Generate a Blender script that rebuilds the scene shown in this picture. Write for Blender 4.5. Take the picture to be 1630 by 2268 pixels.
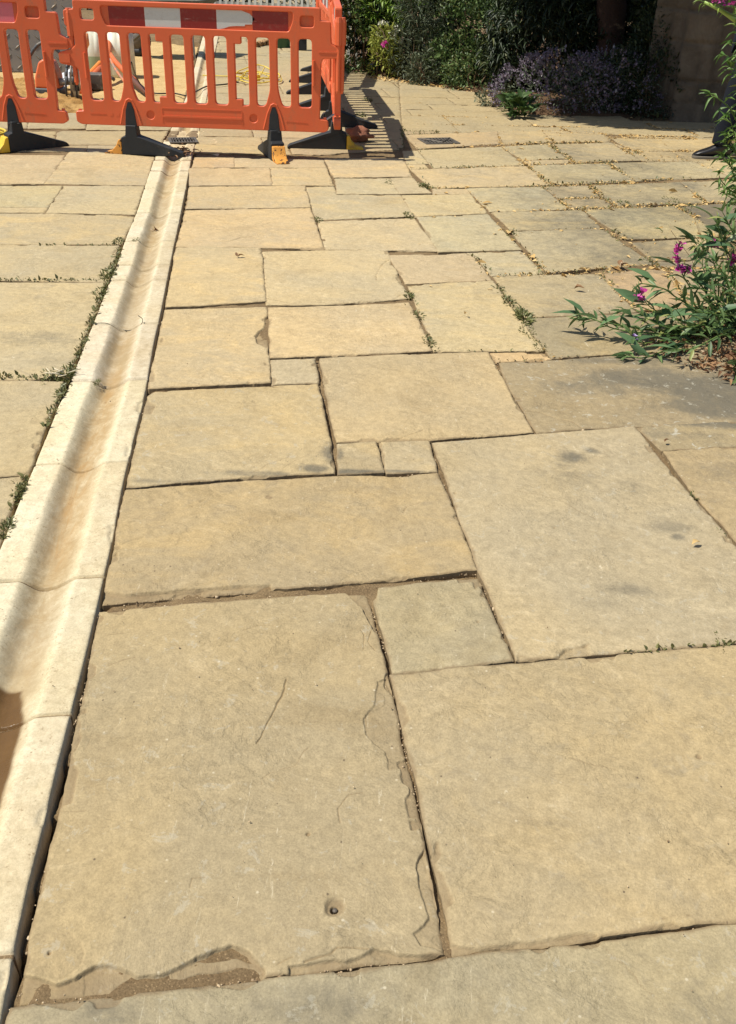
import bpy, math, random
import numpy as np
from mathutils import Vector, Matrix, noise as mn

# ------------------------------------------------------------------ scene / camera / light
sc = bpy.context.scene
for o in list(bpy.data.objects): bpy.data.objects.remove(o)
COL = sc.collection
random.seed(7); RNG = np.random.default_rng(11)

CAMH = 1.41; FPX = 2511/1.178; PITCH = math.radians(30.9); ROLL = math.radians(2.0); CX, CY = 815.0, 1134.0
cam_d = bpy.data.cameras.new("camera"); cam = bpy.data.objects.new("camera", cam_d); COL.objects.link(cam)
cam_d.sensor_fit = 'VERTICAL'; cam_d.sensor_height = 24.0; cam_d.lens = 2511/2671*24.0
cam_d.clip_start = 0.05; cam_d.clip_end = 600
_fw = Vector((0, math.cos(PITCH), -math.sin(PITCH))); _rt = Vector((1,0,0)); _up = _rt.cross(_fw)
CR = (math.cos(ROLL)*_rt + math.sin(ROLL)*_up); CU = (-math.sin(ROLL)*_rt + math.cos(ROLL)*_up)
M = Matrix(((CR.x, CU.x, -_fw.x, 0), (CR.y, CU.y, -_fw.y, 0), (CR.z, CU.z, -_fw.z, CAMH), (0,0,0,1)))
cam.matrix_world = M
sc.camera = cam
sc.render.resolution_x = 736; sc.render.resolution_y = 1024
sc.view_settings.view_transform = 'Standard'; sc.view_settings.look = 'None'
sc.view_settings.exposure = 0.50; sc.view_settings.gamma = 1.0; sc.view_settings.use_curve_mapping = False

SUNP = Vector((-0.55, -0.135, 0.97)).normalized()
world = bpy.data.worlds.new("World"); sc.world = world; world.use_nodes = True
wn = world.node_tree.nodes; bg = wn['Background']
sky = wn.new('ShaderNodeTexSky'); sky.sky_type = 'NISHITA'; sky.sun_disc = False
sky.sun_elevation = math.asin(SUNP.z); sky.sun_rotation = math.atan2(SUNP.x, SUNP.y)
world.node_tree.links.new(sky.outputs[0], bg.inputs[0]); bg.inputs[1].default_value = 0.08
sd = bpy.data.lights.new("sun", 'SUN'); sd.energy = 4.0; sd.angle = math.radians(0.55); sd.color = (1.0, 0.95, 0.85)
sun = bpy.data.objects.new("sun", sd); COL.objects.link(sun)
sun.rotation_euler = SUNP.to_track_quat('Z', 'Y').to_euler(); sun.location = (-6, -2, 10)

# ------------------------------------------------------------------ measuring helpers (photo point -> place on the ground)
def ray(x, y): return _fw + CR*((x-CX)/FPX) - CU*((y-CY)/FPX)
def g(x, y, z=0.0):
    d = ray(x, y); t = (z-CAMH)/d.z; return Vector((0,0,CAMH)) + d*t
def at(x, y, Y):
    d = ray(x, y); return Vector((0,0,CAMH)) + d*(Y/d.y)
def gp(pts, z=0.0): return np.array([[g(x, y, z).x, g(x, y, z).y] for x, y in pts])

# ------------------------------------------------------------------ object helpers
def link(o, parent=None):
    COL.objects.link(o)
    if parent is not None: o.parent = parent
    return o
def tag(o, label=None, cat=None, group=None, kind=None):
    if label: o['label'] = label
    if cat: o['category'] = cat
    if group: o['group'] = group
    if kind: o['kind'] = kind
    return o
def empty(name, loc=(0,0,0), rz=0.0):
    o = bpy.data.objects.new(name, None); COL.objects.link(o)
    o.location = loc; o.rotation_euler = (0,0,rz); o.empty_display_size = 0.1
    return o
def pyobj(name, V, F, mat=None, parent=None, smooth=False):
    me = bpy.data.meshes.new(name); me.from_pydata([tuple(v) for v in V], [], F); me.update()
    if mat: me.materials.append(mat)
    if smooth: me.shade_smooth()
    return link(bpy.data.objects.new(name, me), parent)
def npobj(name, V, Q, mat=None, parent=None, smooth=True, attrs=None):
    """V Nx3 floats, Q Mx4 ints"""
    me = bpy.data.meshes.new(name); n = len(V); m = len(Q)
    me.vertices.add(n); me.vertices.foreach_set('co', np.asarray(V, dtype=np.float32).ravel())
    k = Q.shape[1]
    me.loops.add(m*k); me.polygons.add(m)
    me.loops.foreach_set('vertex_index', np.asarray(Q, dtype=np.int32).ravel())
    me.polygons.foreach_set('loop_start', np.arange(0, m*k, k, dtype=np.int32))
    me.update(calc_edges=True)
    if attrs:
        for a, val in attrs.items():
            at_ = me.attributes.new(a, 'FLOAT', 'POINT'); at_.data.foreach_set('value', np.asarray(val, dtype=np.float32))
    if mat: me.materials.append(mat)
    if smooth: me.shade_smooth()
    me.validate()
    return link(bpy.data.objects.new(name, me), parent)
class MB:
    def __init__(s): s.V = []; s.F = []
    def add(s, V, F):
        b = len(s.V); s.V += [tuple(v) for v in V]; s.F += [tuple(i+b for i in f) for f in F]; return s
    def box(s, c, d, rz=0.0, mat=None):
        cx, cy, cz = c; a, b, h = d[0]/2, d[1]/2, d[2]/2; V = []
        for z in (-h, h):
            for x, y in ((-a,-b),(a,-b),(a,b),(-a,b)):
                V.append((cx + x*math.cos(rz)-y*math.sin(rz), cy + x*math.sin(rz)+y*math.cos(rz), cz+z))
        return s.add(V, [(0,3,2,1),(4,5,6,7),(0,1,5,4),(1,2,6,5),(2,3,7,6),(3,0,4,7)])
    def tube(s, pts, r, n=8, cap=True):
        pts = [Vector(p) for p in pts]; rs = r if isinstance(r, (list, tuple)) else [r]*len(pts)
        V = []; prev = None
        for i, p in enumerate(pts):
            t = (pts[min(i+1, len(pts)-1)] - pts[max(i-1, 0)])
            t = t.normalized() if t.length > 1e-9 else Vector((0,0,1))
            if prev is None:
                a = Vector((0,0,1)) if abs(t.z) < .9 else Vector((1,0,0)); u = t.cross(a).normalized()
            else:
                u = (prev - t*prev.dot(t)); u = u.normalized() if u.length > 1e-6 else t.orthogonal().normalized()
            prev = u; v = t.cross(u)
            for k in range(n):
                an = 2*math.pi*k/n; V.append(p + (u*math.cos(an)+v*math.sin(an))*rs[i])
        F = []
        for i in range(len(pts)-1):
            for k in range(n):
                F.append((i*n+k, i*n+(k+1)%n, (i+1)*n+(k+1)%n, (i+1)*n+k))
        if cap: F.append(tuple(range(n-1, -1, -1))); F.append(tuple((len(pts)-1)*n+k for k in range(n)))
        return s.add(V, F)
    def lathe(s, prof, c=(0,0,0), n=24, sq=0.0):
        V = []; F = []
        for r, z in prof:
            for k in range(n):
                a = 2*math.pi*k/n; rr = r
                if sq: rr = r/max(abs(math.cos(a)), abs(math.sin(a)))**sq
                V.append((c[0]+rr*math.cos(a), c[1]+rr*math.sin(a), c[2]+z))
        for i in range(len(prof)-1):
            for k in range(n): F.append((i*n+k, i*n+(k+1)%n, (i+1)*n+(k+1)%n, (i+1)*n+k))
        F.append(tuple(range(n-1,-1,-1))); F.append(tuple((len(prof)-1)*n+k for k in range(n)))
        return s.add(V, F)
    def blob(s, c, r, seed=0, amp=.25, nu=10, nv=7):
        V = []; F = []
        for j in range(nv+1):
            th = math.pi*j/nv
            for i in range(nu):
                ph = 2*math.pi*i/nu; d = Vector((math.sin(th)*math.cos(ph), math.sin(th)*math.sin(ph), math.cos(th)))
                k = 1 + amp*mn.noise(d*1.7+Vector((seed*3.1, seed, 0)))*2
                V.append((c[0]+d.x*r[0]*k, c[1]+d.y*r[1]*k, c[2]+d.z*r[2]*k))
        for j in range(nv):
            for i in range(nu): F.append((j*nu+i, (j+1)*nu+i, (j+1)*nu+(i+1)%nu, j*nu+(i+1)%nu))
        return s.add(V, F)
    def build(s, name, mat, parent=None, smooth=False, bevel=0.0, seg=2):
        o = pyobj(name, s.V, s.F, mat, parent, smooth)
        if bevel:
            m = o.modifiers.new('bevel', 'BEVEL'); m.width = bevel; m.segments = seg; m.limit_method = 'ANGLE'; m.angle_limit = math.radians(35)
            o.data.shade_smooth(); 
            m2 = o.modifiers.new('wn', 'WEIGHTED_NORMAL'); m2.keep_sharp = False
        return o

# ------------------------------------------------------------------ numpy noise
def vnoise(x, y, seed=0):
    xi = np.floor(x).astype(np.int64); yi = np.floor(y).astype(np.int64); fx = x-xi; fy = y-yi
    fx = fx*fx*fx*(fx*(fx*6-15)+10); fy = fy*fy*fy*(fy*(fy*6-15)+10)
    def h(a, b):
        n = (a*374761393 + b*668265263 + seed*974634777) & 0xffffffff
        n = ((n ^ (n >> 13))*1274126177) & 0xffffffff
        n = ((n ^ (n >> 15))*2246822519) & 0xffffffff
        return ((n ^ (n >> 16)) & 0xffffff)/float(0xffffff)
    a = h(xi, yi); b = h(xi+1, yi); c = h(xi, yi+1); d = h(xi+1, yi+1)
    return (a*(1-fx)+b*fx)*(1-fy) + (c*(1-fx)+d*fx)*fy
def fbm(x, y, seed=0, oc=4, gain=.5):
    s = 0; a = 1; t = 0
    for i in range(oc):
        s = s + a*(vnoise(x*2**i+i*17.3, y*2**i-i*9.1, seed+i*31)-.5)*2; t += a; a *= gain
    return s/t          # about -1..1
def sstep(a, b, x):
    t = np.clip((x-a)/(b-a), 0, 1); return t*t*(3-2*t)
def sd_poly(px, py, P):
    """signed distance, positive inside"""
    d = np.full(px.shape, 1e9); ins = np.zeros(px.shape, bool); n = len(P)
    for i in range(n):
        ax, ay = P[i]; bx, by = P[(i+1) % n]; ex, ey = bx-ax, by-ay; wx, wy = px-ax, py-ay
        t = np.clip((wx*ex+wy*ey)/(ex*ex+ey*ey+1e-12), 0, 1)
        d = np.minimum(d, (wx-ex*t)**2+(wy-ey*t)**2)
        c = ((ay > py) != (by > py)) & (px < (bx-ax)*(py-ay)/((by-ay) if abs(by-ay) > 1e-12 else 1e-12)+ax)
        ins ^= c
    d = np.sqrt(d); return np.where(ins, d, -d)
def d_line(px, py, P):
    d = np.full(px.shape, 1e9)
    for i in range(len(P)-1):
        ax, ay = P[i]; bx, by = P[i+1]; ex, ey = bx-ax, by-ay; wx, wy = px-ax, py-ay
        t = np.clip((wx*ex+wy*ey)/(ex*ex+ey*ey+1e-12), 0, 1)
        d = np.minimum(d, (wx-ex*t)**2+(wy-ey*t)**2)
    return np.sqrt(d)

# ------------------------------------------------------------------ materials
class NT:
    def __init__(s, name, rough=.8, spec=.3):
        s.m = bpy.data.materials.new(name); s.m.use_nodes = True; s.t = s.m.node_tree; s.N = s.t.nodes; s.L = s.t.links
        s.b = s.N['Principled BSDF']; s.b.inputs['Roughness'].default_value = rough; s.b.inputs['Specular IOR Level'].default_value = spec
        s.tc = s.N.new('ShaderNodeTexCoord')
    def co(s, scale=(1,1,1), rot=0, rnd=False, src='Object'):
        mp = s.N.new('ShaderNodeMapping'); mp.inputs['Scale'].default_value = scale; mp.inputs['Rotation'].default_value = (0,0,rot)
        s.L.new(s.tc.outputs[src], mp.inputs[0])
        if rnd:
            oi = s.N.new('ShaderNodeObjectInfo'); mu = s.N.new('ShaderNodeMath'); mu.operation = 'MULTIPLY'; mu.inputs[1].default_value = 37.0
            s.L.new(oi.outputs['Random'], mu.inputs[0]); s.L.new(mu.outputs[0], mp.inputs['Location'])
        return mp.outputs[0]
    def noise(s, vec, scale, detail=4, rough=.55, dist=0.0, out='Fac'):
        n = s.N.new('ShaderNodeTexNoise'); n.inputs['Scale'].default_value = scale; n.inputs['Detail'].default_value = detail
        n.inputs['Roughness'].default_value = rough; n.inputs['Distortion'].default_value = dist
        s.L.new(vec, n.inputs['Vector']); return n.outputs[out]
    def vor(s, vec, scale, feature='F1', out='Distance'):
        n = s.N.new('ShaderNodeTexVoronoi'); n.feature = feature; n.inputs['Scale'].default_value = scale
        s.L.new(vec, n.inputs['Vector']); return n.outputs[out]
    def rmp(s, fac, lo, hi, a=0.0, b=1.0):
        n = s.N.new('ShaderNodeMapRange'); n.inputs[1].default_value = lo; n.inputs[2].default_value = hi
        n.inputs[3].default_value = a; n.inputs[4].default_value = b; n.interpolation_type = 'SMOOTHSTEP'
        s.L.new(fac, n.inputs[0]); return n.outputs[0]
    def ma(s, op, a, b):
        n = s.N.new('ShaderNodeMath'); n.operation = op
        for i, v in enumerate((a, b)):
            if isinstance(v, (int, float)): n.inputs[i].default_value = v
            else: s.L.new(v, n.inputs[i])
        return n.outputs[0]
    def mix(s, fac, a, b, mode='MIX'):
        n = s.N.new('ShaderNodeMix'); n.data_type = 'RGBA'; n.blend_type = mode
        for sock, v in ((n.inputs[0], fac), (n.inputs[6], a), (n.inputs[7], b)):
            if isinstance(v, (int, float)): sock.default_value = v
            elif isinstance(v, tuple): sock.default_value = (*v, 1.0) if len(v) == 3 else v
            else: s.L.new(v, sock)
        return n.outputs[2]
    def attr(s, name):
        n = s.N.new('ShaderNodeAttribute'); n.attribute_name = name; return n.outputs['Fac']
    def bump(s, h, strength, dist, prev=None):
        n = s.N.new('ShaderNodeBump'); n.inputs['Strength'].default_value = strength; n.inputs['Distance'].default_value = dist
        s.L.new(h, n.inputs['Height'])
        if prev: s.L.new(prev, n.inputs['Normal'])
        return n.outputs[0]
    def fin(s, col=None, nrm=None, rough=None):
        if col is not None:
            if isinstance(col, tuple): s.b.inputs['Base Color'].default_value = (*col, 1)
            else: s.L.new(col, s.b.inputs['Base Color'])
        if nrm is not None: s.L.new(nrm, s.b.inputs['Normal'])
        if rough is not None: s.L.new(rough, s.b.inputs['Roughness'])
        return s.m

def mat_stone():
    s = NT('sandstone', .86, .22)
    v = s.co(rnd=True); vs = s.co(scale=(.8, 1.25, 1), rot=.5, rnd=True)
    oi = s.N.new('ShaderNodeObjectInfo'); tint = oi.outputs['Color']; rnd = oi.outputs['Random']
    r2 = s.ma('FRACT', s.ma('MULTIPLY', rnd, 7.31), 0); r3 = s.ma('FRACT', s.ma('MULTIPLY', rnd, 23.7), 0)
    n1 = s.noise(v, 1.3, 5, .55, .5); n2 = s.noise(vs, 4.2, 8, .62, 1.0); n3 = s.noise(v, 42, 5, .7); n4 = s.noise(v, 210, 3, .75); n5 = s.noise(v, 13, 8, .72, .5)
    c = s.mix(s.rmp(n1, .36, .66), (.425, .345, .208), (.375, .318, .212))
    c = s.mix(s.ma('MULTIPLY', s.rmp(n2, .44, .70), s.rmp(r2, 0, 1, .15, .9)), c, (.48, .375, .205))
    c = s.mix(s.ma('MULTIPLY', s.rmp(n5, .50, .70), s.rmp(r3, 0, 1, .10, .55)), c, (.285, .242, .168))
    c = s.mix(s.rmp(s.noise(vs, 2.3, 9, .72, 1.2), .60, .70, 0, .30), c, (.33, .275, .185))
    c = s.mix(s.rmp(s.noise(v, 3.1, 9, .7, .9), .50, .70, 0, .50), c, (.30, .235, .135))
    c = s.mix(s.rmp(s.noise(s.co(scale=(1,1.5,1), rot=1.2, rnd=True), 6.0, 9, .74, 1.2), .56, .66, 0, .40), c, (.54, .455, .30))
    c = s.mix(1.0, c, tint, 'MULTIPLY')
    c = s.mix(1.0, c, s.mix(s.rmp(n3, .25, .75), (.86,.855,.84), (1.10,1.10,1.09)), 'MULTIPLY')
    c = s.mix(1.0, c, s.mix(s.rmp(n4, .25, .75), (.85,.85,.84), (1.13,1.13,1.13)), 'MULTIPLY')
    # pale scuffs, pale flecks, dark pits
    sc_ = s.noise(s.co(scale=(3, .5, 1), rot=-.9, rnd=True), 20, 7, .82, .6)
    c = s.mix(s.ma('MULTIPLY', s.rmp(sc_, .60, .68, 0, .7), s.rmp(n1, .42, .58)), c, (.60, .52, .36))
    fl = s.vor(v, 34); c = s.mix(s.ma('MULTIPLY', s.rmp(fl, .05, .13, .65, 0), s.rmp(n5, .45, .6)), c, (.60, .52, .36))
    pit = s.vor(s.co(scale=(1.3,1,1), rot=1.1, rnd=True), 15); c = s.mix(s.rmp(pit, .022, .055, .85, 0), c, (.12, .09, .055))
    spk = s.noise(v, 95, 4, .8); c = s.mix(s.rmp(spk, .66, .72, 0, .55), c, (.17, .135, .085))
    nb_ = s.noise(v, 15, 9, .78, .6)
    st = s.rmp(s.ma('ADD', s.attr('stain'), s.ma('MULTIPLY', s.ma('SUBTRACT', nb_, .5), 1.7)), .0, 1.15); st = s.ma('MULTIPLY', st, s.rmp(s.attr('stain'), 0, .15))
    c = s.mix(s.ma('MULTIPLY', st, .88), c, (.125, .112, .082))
    lich = s.rmp(s.noise(v, 22, 6, .75, .5), .585, .63, 0, .85); c = s.mix(s.ma('MULTIPLY', s.attr('lichen'), lich), c, (.45, .42, .33))
    dirt = s.ma('MULTIPLY', s.attr('dirt'), s.rmp(s.noise(v, 55, 6, .7), .2, .55, .5, 1))  # edge and crack dirt, with the ledges' painted shade in the same mask
    c = s.mix(dirt, c, (.215, .152, .082))
    # riven relief: soft undulation, thin broken ledges, grain
    q = s.noise(vs, 2.6, 8, .6, 1.1)
    q2 = s.noise(vs, 1.9, 4, .5, .3); fr = s.ma('FRACT', s.ma('MULTIPLY', q2, 9.0), 0)
    lay = s.ma('MULTIPLY', s.rmp(fr, 0, .10), s.ma('MULTIPLY', s.rmp(s.noise(v, 3.4, 3, .5), .44, .56), s.rmp(n5, .44, .56, .35, 1)))
    nb = s.bump(q, .8, .020)
    nb = s.bump(lay, .8, .0012, nb)
    nb = s.bump(n5, .8, .0048, nb)
    nb = s.bump(n3, .7, .0015, nb); nb = s.bump(n4, .7, .0006, nb)
    return s.fin(c, nb, s.rmp(n3, .2, .8, .74, .95))
def mat_channel():
    s = NT('channel_stone', .85, .2); v = s.co(rnd=True)
    n1 = s.noise(v, 3.2, 6, .6, .3); n3 = s.noise(v, 46, 6, .74); n4 = s.noise(v, 210, 3, .75); n5 = s.noise(v, 15, 8, .75, .4)
    c = s.mix(s.rmp(n1, .35, .65), (.66, .59, .43), (.61, .52, .345))
    oi = s.N.new('ShaderNodeObjectInfo'); c = s.mix(1.0, c, oi.outputs['Color'], 'MULTIPLY')
    c = s.mix(s.rmp(n5, .52, .72, 0, .5), c, (.46, .375, .24))
    c = s.mix(1.0, c, s.mix(s.rmp(n3, .2, .8), (.78,.77,.74), (1.14,1.14,1.14)), 'MULTIPLY')
    c = s.mix(1.0, c, s.mix(s.rmp(n4, .25, .75), (.86,.86,.85), (1.12,1.12,1.12)), 'MULTIPLY')
    pit = s.vor(v, 30); c = s.mix(s.rmp(pit, .03, .09, .75, 0), c, (.25, .18, .105))
    spk = s.noise(v, 80, 4, .8); c = s.mix(s.rmp(spk, .60, .67, 0, .75), c, (.25, .175, .10))
    c = s.mix(s.ma('MULTIPLY', s.attr('silt'), s.rmp(n5, .30, .62, .35, 1)), c, (.34, .25, .13))
    st = s.noise(s.co(scale=(2.6,.5,1), rot=.13), 8, 8, .78, .7)
    so = s.ma('MULTIPLY', s.attr('rust'), s.rmp(st, .34, .62, .15, 1)); c = s.mix(so, c, (.37, .235, .10))
    c = s.mix(s.ma('MULTIPLY', s.rmp(s.noise(s.co(scale=(2.2,.8,1), rot=.13), 24, 8, .85, .8), .56, .68, 0, .9), s.attr('rust')), c, (.21, .125, .055))
    c = s.mix(s.ma('MULTIPLY', s.attr('grime'), s.rmp(n3, .3, .6, .5, 1)), c, (.33, .28, .195))
    w = s.attr('wet'); c = s.mix(w, c, s.mix(n5, (.085, .045, .016), (.17, .095, .035)))
    nb = s.bump(n5, .6, .0020); nb = s.bump(n3, .8, .0022, nb); nb = s.bump(n4, .7, .0008, nb)
    return s.fin(c, nb, s.rmp(s.ma('MULTIPLY', w, s.rmp(n5, .35, .6, .6, 1)), 0, 1, .88, .14))
def mat_simple(name, col, rough=.6, spec=.4, var=.12, scale=20, bump=.0, bscale=120, metal=0.0, dirt=None, dsc=9, dth=(.5,.75)):
    s = NT(name, rough, spec); v = s.co()
    n = s.noise(v, scale, 5, .65); k = 1-var; k2 = 1+var
    c = s.mix(n, tuple(x*k for x in col), tuple(min(1, x*k2) for x in col))
    if dirt: c = s.mix(s.rmp(s.noise(v, dsc, 6, .7, .4), dth[0], dth[1]), c, dirt)
    s.b.inputs['Metallic'].default_value = metal
    nb = s.bump(s.noise(v, bscale, 3, .6), .6, bump) if bump else None
    return s.fin(c, nb)
def mat_leaf(name, c1, c2, c3=None, rough=.45, trans=.22):
    s = NT(name, rough, .4); ge = s.N.new('ShaderNodeNewGeometry'); r = ge.outputs['Random Per Island']
    c = s.mix(s.rmp(r, 0, 1), c1, c2)
    if c3: c = s.mix(s.rmp(r, .90, .93), c, c3)
    c = s.mix(1.0, c, s.mix(s.noise(s.co(), 3.0, 3), (.75,.75,.75), (1.25,1.25,1.2)), 'MULTIPLY')
    s.fin(c)
    tr = s.N.new('ShaderNodeBsdfTranslucent'); s.L.new(c, tr.inputs[0]); mx = s.N.new('ShaderNodeMixShader'); mx.inputs[0].default_value = trans
    out = [n for n in s.N if n.type == 'OUTPUT_MATERIAL'][0]
    s.L.new(s.b.outputs[0], mx.inputs[1]); s.L.new(tr.outputs[0], mx.inputs[2]); s.L.new(mx.outputs[0], out.inputs[0])
    return s.m
def mat_earth(name, c1, c2, c3, sc1=30, b=.004):
    s = NT(name, .95, .1); v = s.co()
    n1 = s.noise(v, 5, 7, .7); n2 = s.noise(v, sc1, 7, .75); n3 = s.noise(v, 240, 4, .8)
    c = s.mix(s.rmp(n1, .35, .65), c1, c2); c = s.mix(s.rmp(n2, .5, .75), c, c3)
    c = s.mix(1.0, c, s.mix(s.rmp(n3, .3, .7), (.65,.65,.65), (1.25,1.25,1.25)), 'MULTIPLY')
    gr = s.vor(v, 160); c = s.mix(s.rmp(gr, .1, .3, .5, 0), c, tuple(min(1, x*1.9) for x in c2))
    nb = s.bump(n2, .8, b); nb = s.bump(n3, .8, .0018, nb)
    return s.fin(c, nb)

STONE = mat_stone(); CHAN = mat_channel()
BED = mat_earth('joint_soil', (.17,.115,.06), (.24,.17,.09), (.09,.06,.032), 40, .006)
SANDM = mat_earth('sand', (.50,.34,.15), (.58,.42,.20), (.38,.235,.09), 12, .012)
LOOSE = mat_earth('loose_soil', (.36,.20,.065), (.47,.29,.11), (.22,.12,.04), 14, .02)
SOIL = mat_earth('bed_soil', (.075,.045,.025), (.15,.09,.05), (.04,.025,.015), 20, .01)
MORTAR = mat_earth('mortar', (.17,.12,.07), (.26,.19,.11), (.10,.07,.04), 40, .003)
GROUND = mat_earth('far_ground', (.30,.24,.15), (.36,.29,.18), (.22,.17,.10), 3, .01)
def mat_orange():
    s = NT('orange_plastic', .42, .42); v = s.co()
    c = s.mix(s.noise(v, 3.5, 5, .6), (.60,.098,.034), (.73,.148,.048))
    c = s.mix(s.rmp(s.noise(s.co(scale=(1,1,.45)), 13, 7, .75, .5), .52, .78, 0, .62), c, (.34,.15,.075))
    c = s.mix(s.rmp(s.noise(s.co(scale=(2.6,1,.8)), 34, 5, .8, .4), .66, .72, 0, .55), c, (.82,.42,.26))
    c = s.mix(s.rmp(s.noise(s.co(scale=(.6,1,5), rot=0), 30, 6, .85, .4), .68, .74, 0, .5), c, (.20,.07,.035))
    nb = s.bump(s.noise(v, 300, 3, .6), .5, .0006)
    return s.fin(c, nb, s.rmp(s.noise(v, 9, 4), .3, .7, .35, .6))
ORANGE = mat_orange()
BLACK = mat_simple('black_rubber', (.020,.022,.024), .6, .35, .35, 14, .001, 90, dirt=(.10,.085,.065), dsc=6, dth=(.55,.85))
YEL = mat_simple('yellow_plastic', (.74,.47,.035), .5, .4, .1, 8, dirt=(.30,.20,.06), dsc=14)
YELWORN = mat_simple('worn_yellow', (.66,.30,.055), .6, .3, .12, 8, dirt=(.05,.03,.02), dsc=22, dth=(.53,.58))
def mat_refl(name, col, marks):
    s = NT(name, .32, .5); v = s.co()
    hc = s.vor(v, 190, 'DISTANCE_TO_EDGE'); c = s.mix(s.rmp(hc, .0, .08), tuple(x*.8 for x in col), col)
    c = s.mix(s.rmp(s.noise(s.co(scale=(1,1,5)), 9, 5, .7, .3), .66, .70, 0, .8), c, marks)
    c = s.mix(s.rmp(s.noise(v, 30, 5, .7), .5, .8, 0, .3), c, (.30,.22,.16))
    return s.fin(c)
REDR = mat_refl('red_reflective', (.24,.012,.010), (.55,.30,.26)); WHTR = mat_refl('white_reflective', (.58,.58,.55), (.30,.29,.28))
PINKR = mat_refl('faded_red_reflective', (.72,.17,.20), (.8,.5,.5))
STEEL = mat_simple('cast_iron', (.13,.115,.095), .65, .5, .3, 40, .001, 200, metal=.4, dirt=(.16,.12,.08))
LEAFMAT = {}

# ------------------------------------------------------------------ the paving
pl = {}
def slab_mesh(name, Pd, res, tint, parent, world=False, z0=0.0, tilt=(0,0), gap=.009, seed=0, cracks=(), ledges=(), stains=(), lichen=0, riv=.0022, pits=(), dirtw=1.0):
    P = np.array(Pd) if world else gp(Pd)
    a = math.radians(10); ca, sa = math.cos(a), math.sin(a)
    U = P[:,0]*ca+P[:,1]*sa; W = -P[:,0]*sa+P[:,1]*ca
    u = np.arange(U.min()-.02, U.max()+.02+res, res); w = np.arange(W.min()-.02, W.max()+.02+res, res)
    gu, gw = np.meshgrid(u, w); x = gu*ca-gw*sa; y = gu*sa+gw*ca
    sh = x.shape
    # wandering of the outline
    wx = x + .005*fbm(x*9, y*9, 5+seed, 2); wy = y + .005*fbm(x*9+50, y*9, 9+seed, 2)
    d = sd_poly(wx, wy, P) - gap/2 + .0018*fbm(x*38, y*38, seed+2, 3)
    chipn = fbm(x*11, y*11, seed+77, 3); chip = sstep(.30, .55, chipn)
    z = z0 + tilt[0]*(x-P[:,0].mean()) + tilt[1]*(y-P[:,1].mean())
    z = z + .0016*fbm(x*3, y*3, seed+1, 3)
    q = fbm(x*2.2+y*.8, y*4.2-x*1.4, seed+13, 5)*3.0
    st = np.floor(q); fr = q-st; lay = st + sstep(.0, .10, fr)
    amp = sstep(-.1, .5, fbm(x*1.7, y*1.7, seed+21, 2))
    z = z + riv*lay*amp*.5
    z = z + .0005*fbm(x*60, y*60, seed+3, 3)
    dirt = np.zeros(sh)
    # spalled margins
    cw = .004 + .020*chip
    ch = (1-sstep(cw*.75, cw, d))*sstep(.32, .4, chipn+.05)
    z = z - .0045*ch; dirt = np.maximum(dirt, ch*.6)
    z = z - .0034*np.exp(-np.maximum(d,0)/.0030)
    dirt = np.maximum(dirt, .75*(1-sstep(.0, .009, d+.006*fbm(x*30, y*30, seed+4, 3))))*dirtw
    for ln, wd, dp in cracks:
        Pl = gp(ln); dl = d_line(x+.0045*fbm(x*28,y*28,seed+6,3), y+.0045*fbm(x*28+9,y*28,seed+8,3), Pl)
        wv = wd*(.3+.75*vnoise(x*16, y*16, seed+40)); dp = dp*1.3
        c = np.exp(-(dl/wv)**2); z = z - dp*.6*c; dirt = np.maximum(dirt, .6*c)
    for poly, dp, dd in ledges:
        Pl = gp(poly); dl = sd_poly(x+.006*fbm(x*22,y*22,seed+16,4), y+.006*fbm(x*22+9,y*22,seed+18,4), Pl)
        s_ = sstep(-.001, .0025, dl); z = z - s_*(dp*1.5+.0016*fbm(x*40,y*40,seed+19,3)+ .0022*np.floor(3*vnoise(x*9,y*14,seed+60))/2)
        dirt = np.maximum(dirt, s_*dd*(.5+.5*vnoise(x*25, y*25, seed+61)))  # ledge dirt, deepened to stand in for the shade on their faces
    stn = np.zeros(sh)
    for (sx, sy), (rx, ry), am in stains:
        c0 = g(sx, sy); 
        dd = np.sqrt(((x-c0.x)/rx)**2+((y-c0.y)/ry)**2) + .50*fbm(x*4, y*4, seed+33, 6, .65)
        stn = np.maximum(stn, am*(1-sstep(.2, 1.2, dd)))
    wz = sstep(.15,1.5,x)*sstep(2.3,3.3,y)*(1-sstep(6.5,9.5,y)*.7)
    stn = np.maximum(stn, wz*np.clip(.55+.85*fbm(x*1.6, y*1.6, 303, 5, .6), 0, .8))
    for (sx, sy), r, dp in pits:
        c0 = g(sx, sy); dd = np.sqrt((x-c0.x)**2+(y-c0.y)**2)*(1+.25*fbm(x*50,y*50,3,2))
        k = 1-sstep(r*.55, r, dd); z = z - dp*k; dirt = np.maximum(dirt, .7*k)
    lic = np.full(sh, float(lichen)) if np.isscalar(lichen) else np.zeros(sh)
    low = -.036
    keep = d > -1.5*res
    idx = -np.ones(sh, int)
    cell = keep[:-1,:-1] & keep[1:,:-1] & keep[:-1,1:] & keep[1:,1:] & ((d[:-1,:-1] > 0)|(d[1:,:-1] > 0)|(d[:-1,1:] > 0)|(d[1:,1:] > 0))
    used = np.zeros(sh, bool); used[:-1,:-1] |= cell; used[1:,:-1] |= cell; used[:-1,1:] |= cell; used[1:,1:] |= cell
    idx[used] = np.arange(used.sum())
    Q = np.stack([idx[:-1,:-1][cell], idx[:-1,1:][cell], idx[1:,1:][cell], idx[1:,:-1][cell]], 1)
    gy_, gx_ = np.gradient(d, res); gl = np.maximum(np.hypot(gx_, gy_), .3); gx_ = gx_/gl; gy_ = gy_/gl
    nx = gx_*ca-gy_*sa; ny = gx_*sa+gy_*ca
    mv = np.where(d < 0, -d, np.where(d < res*.6, -d*.75, 0))
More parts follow.
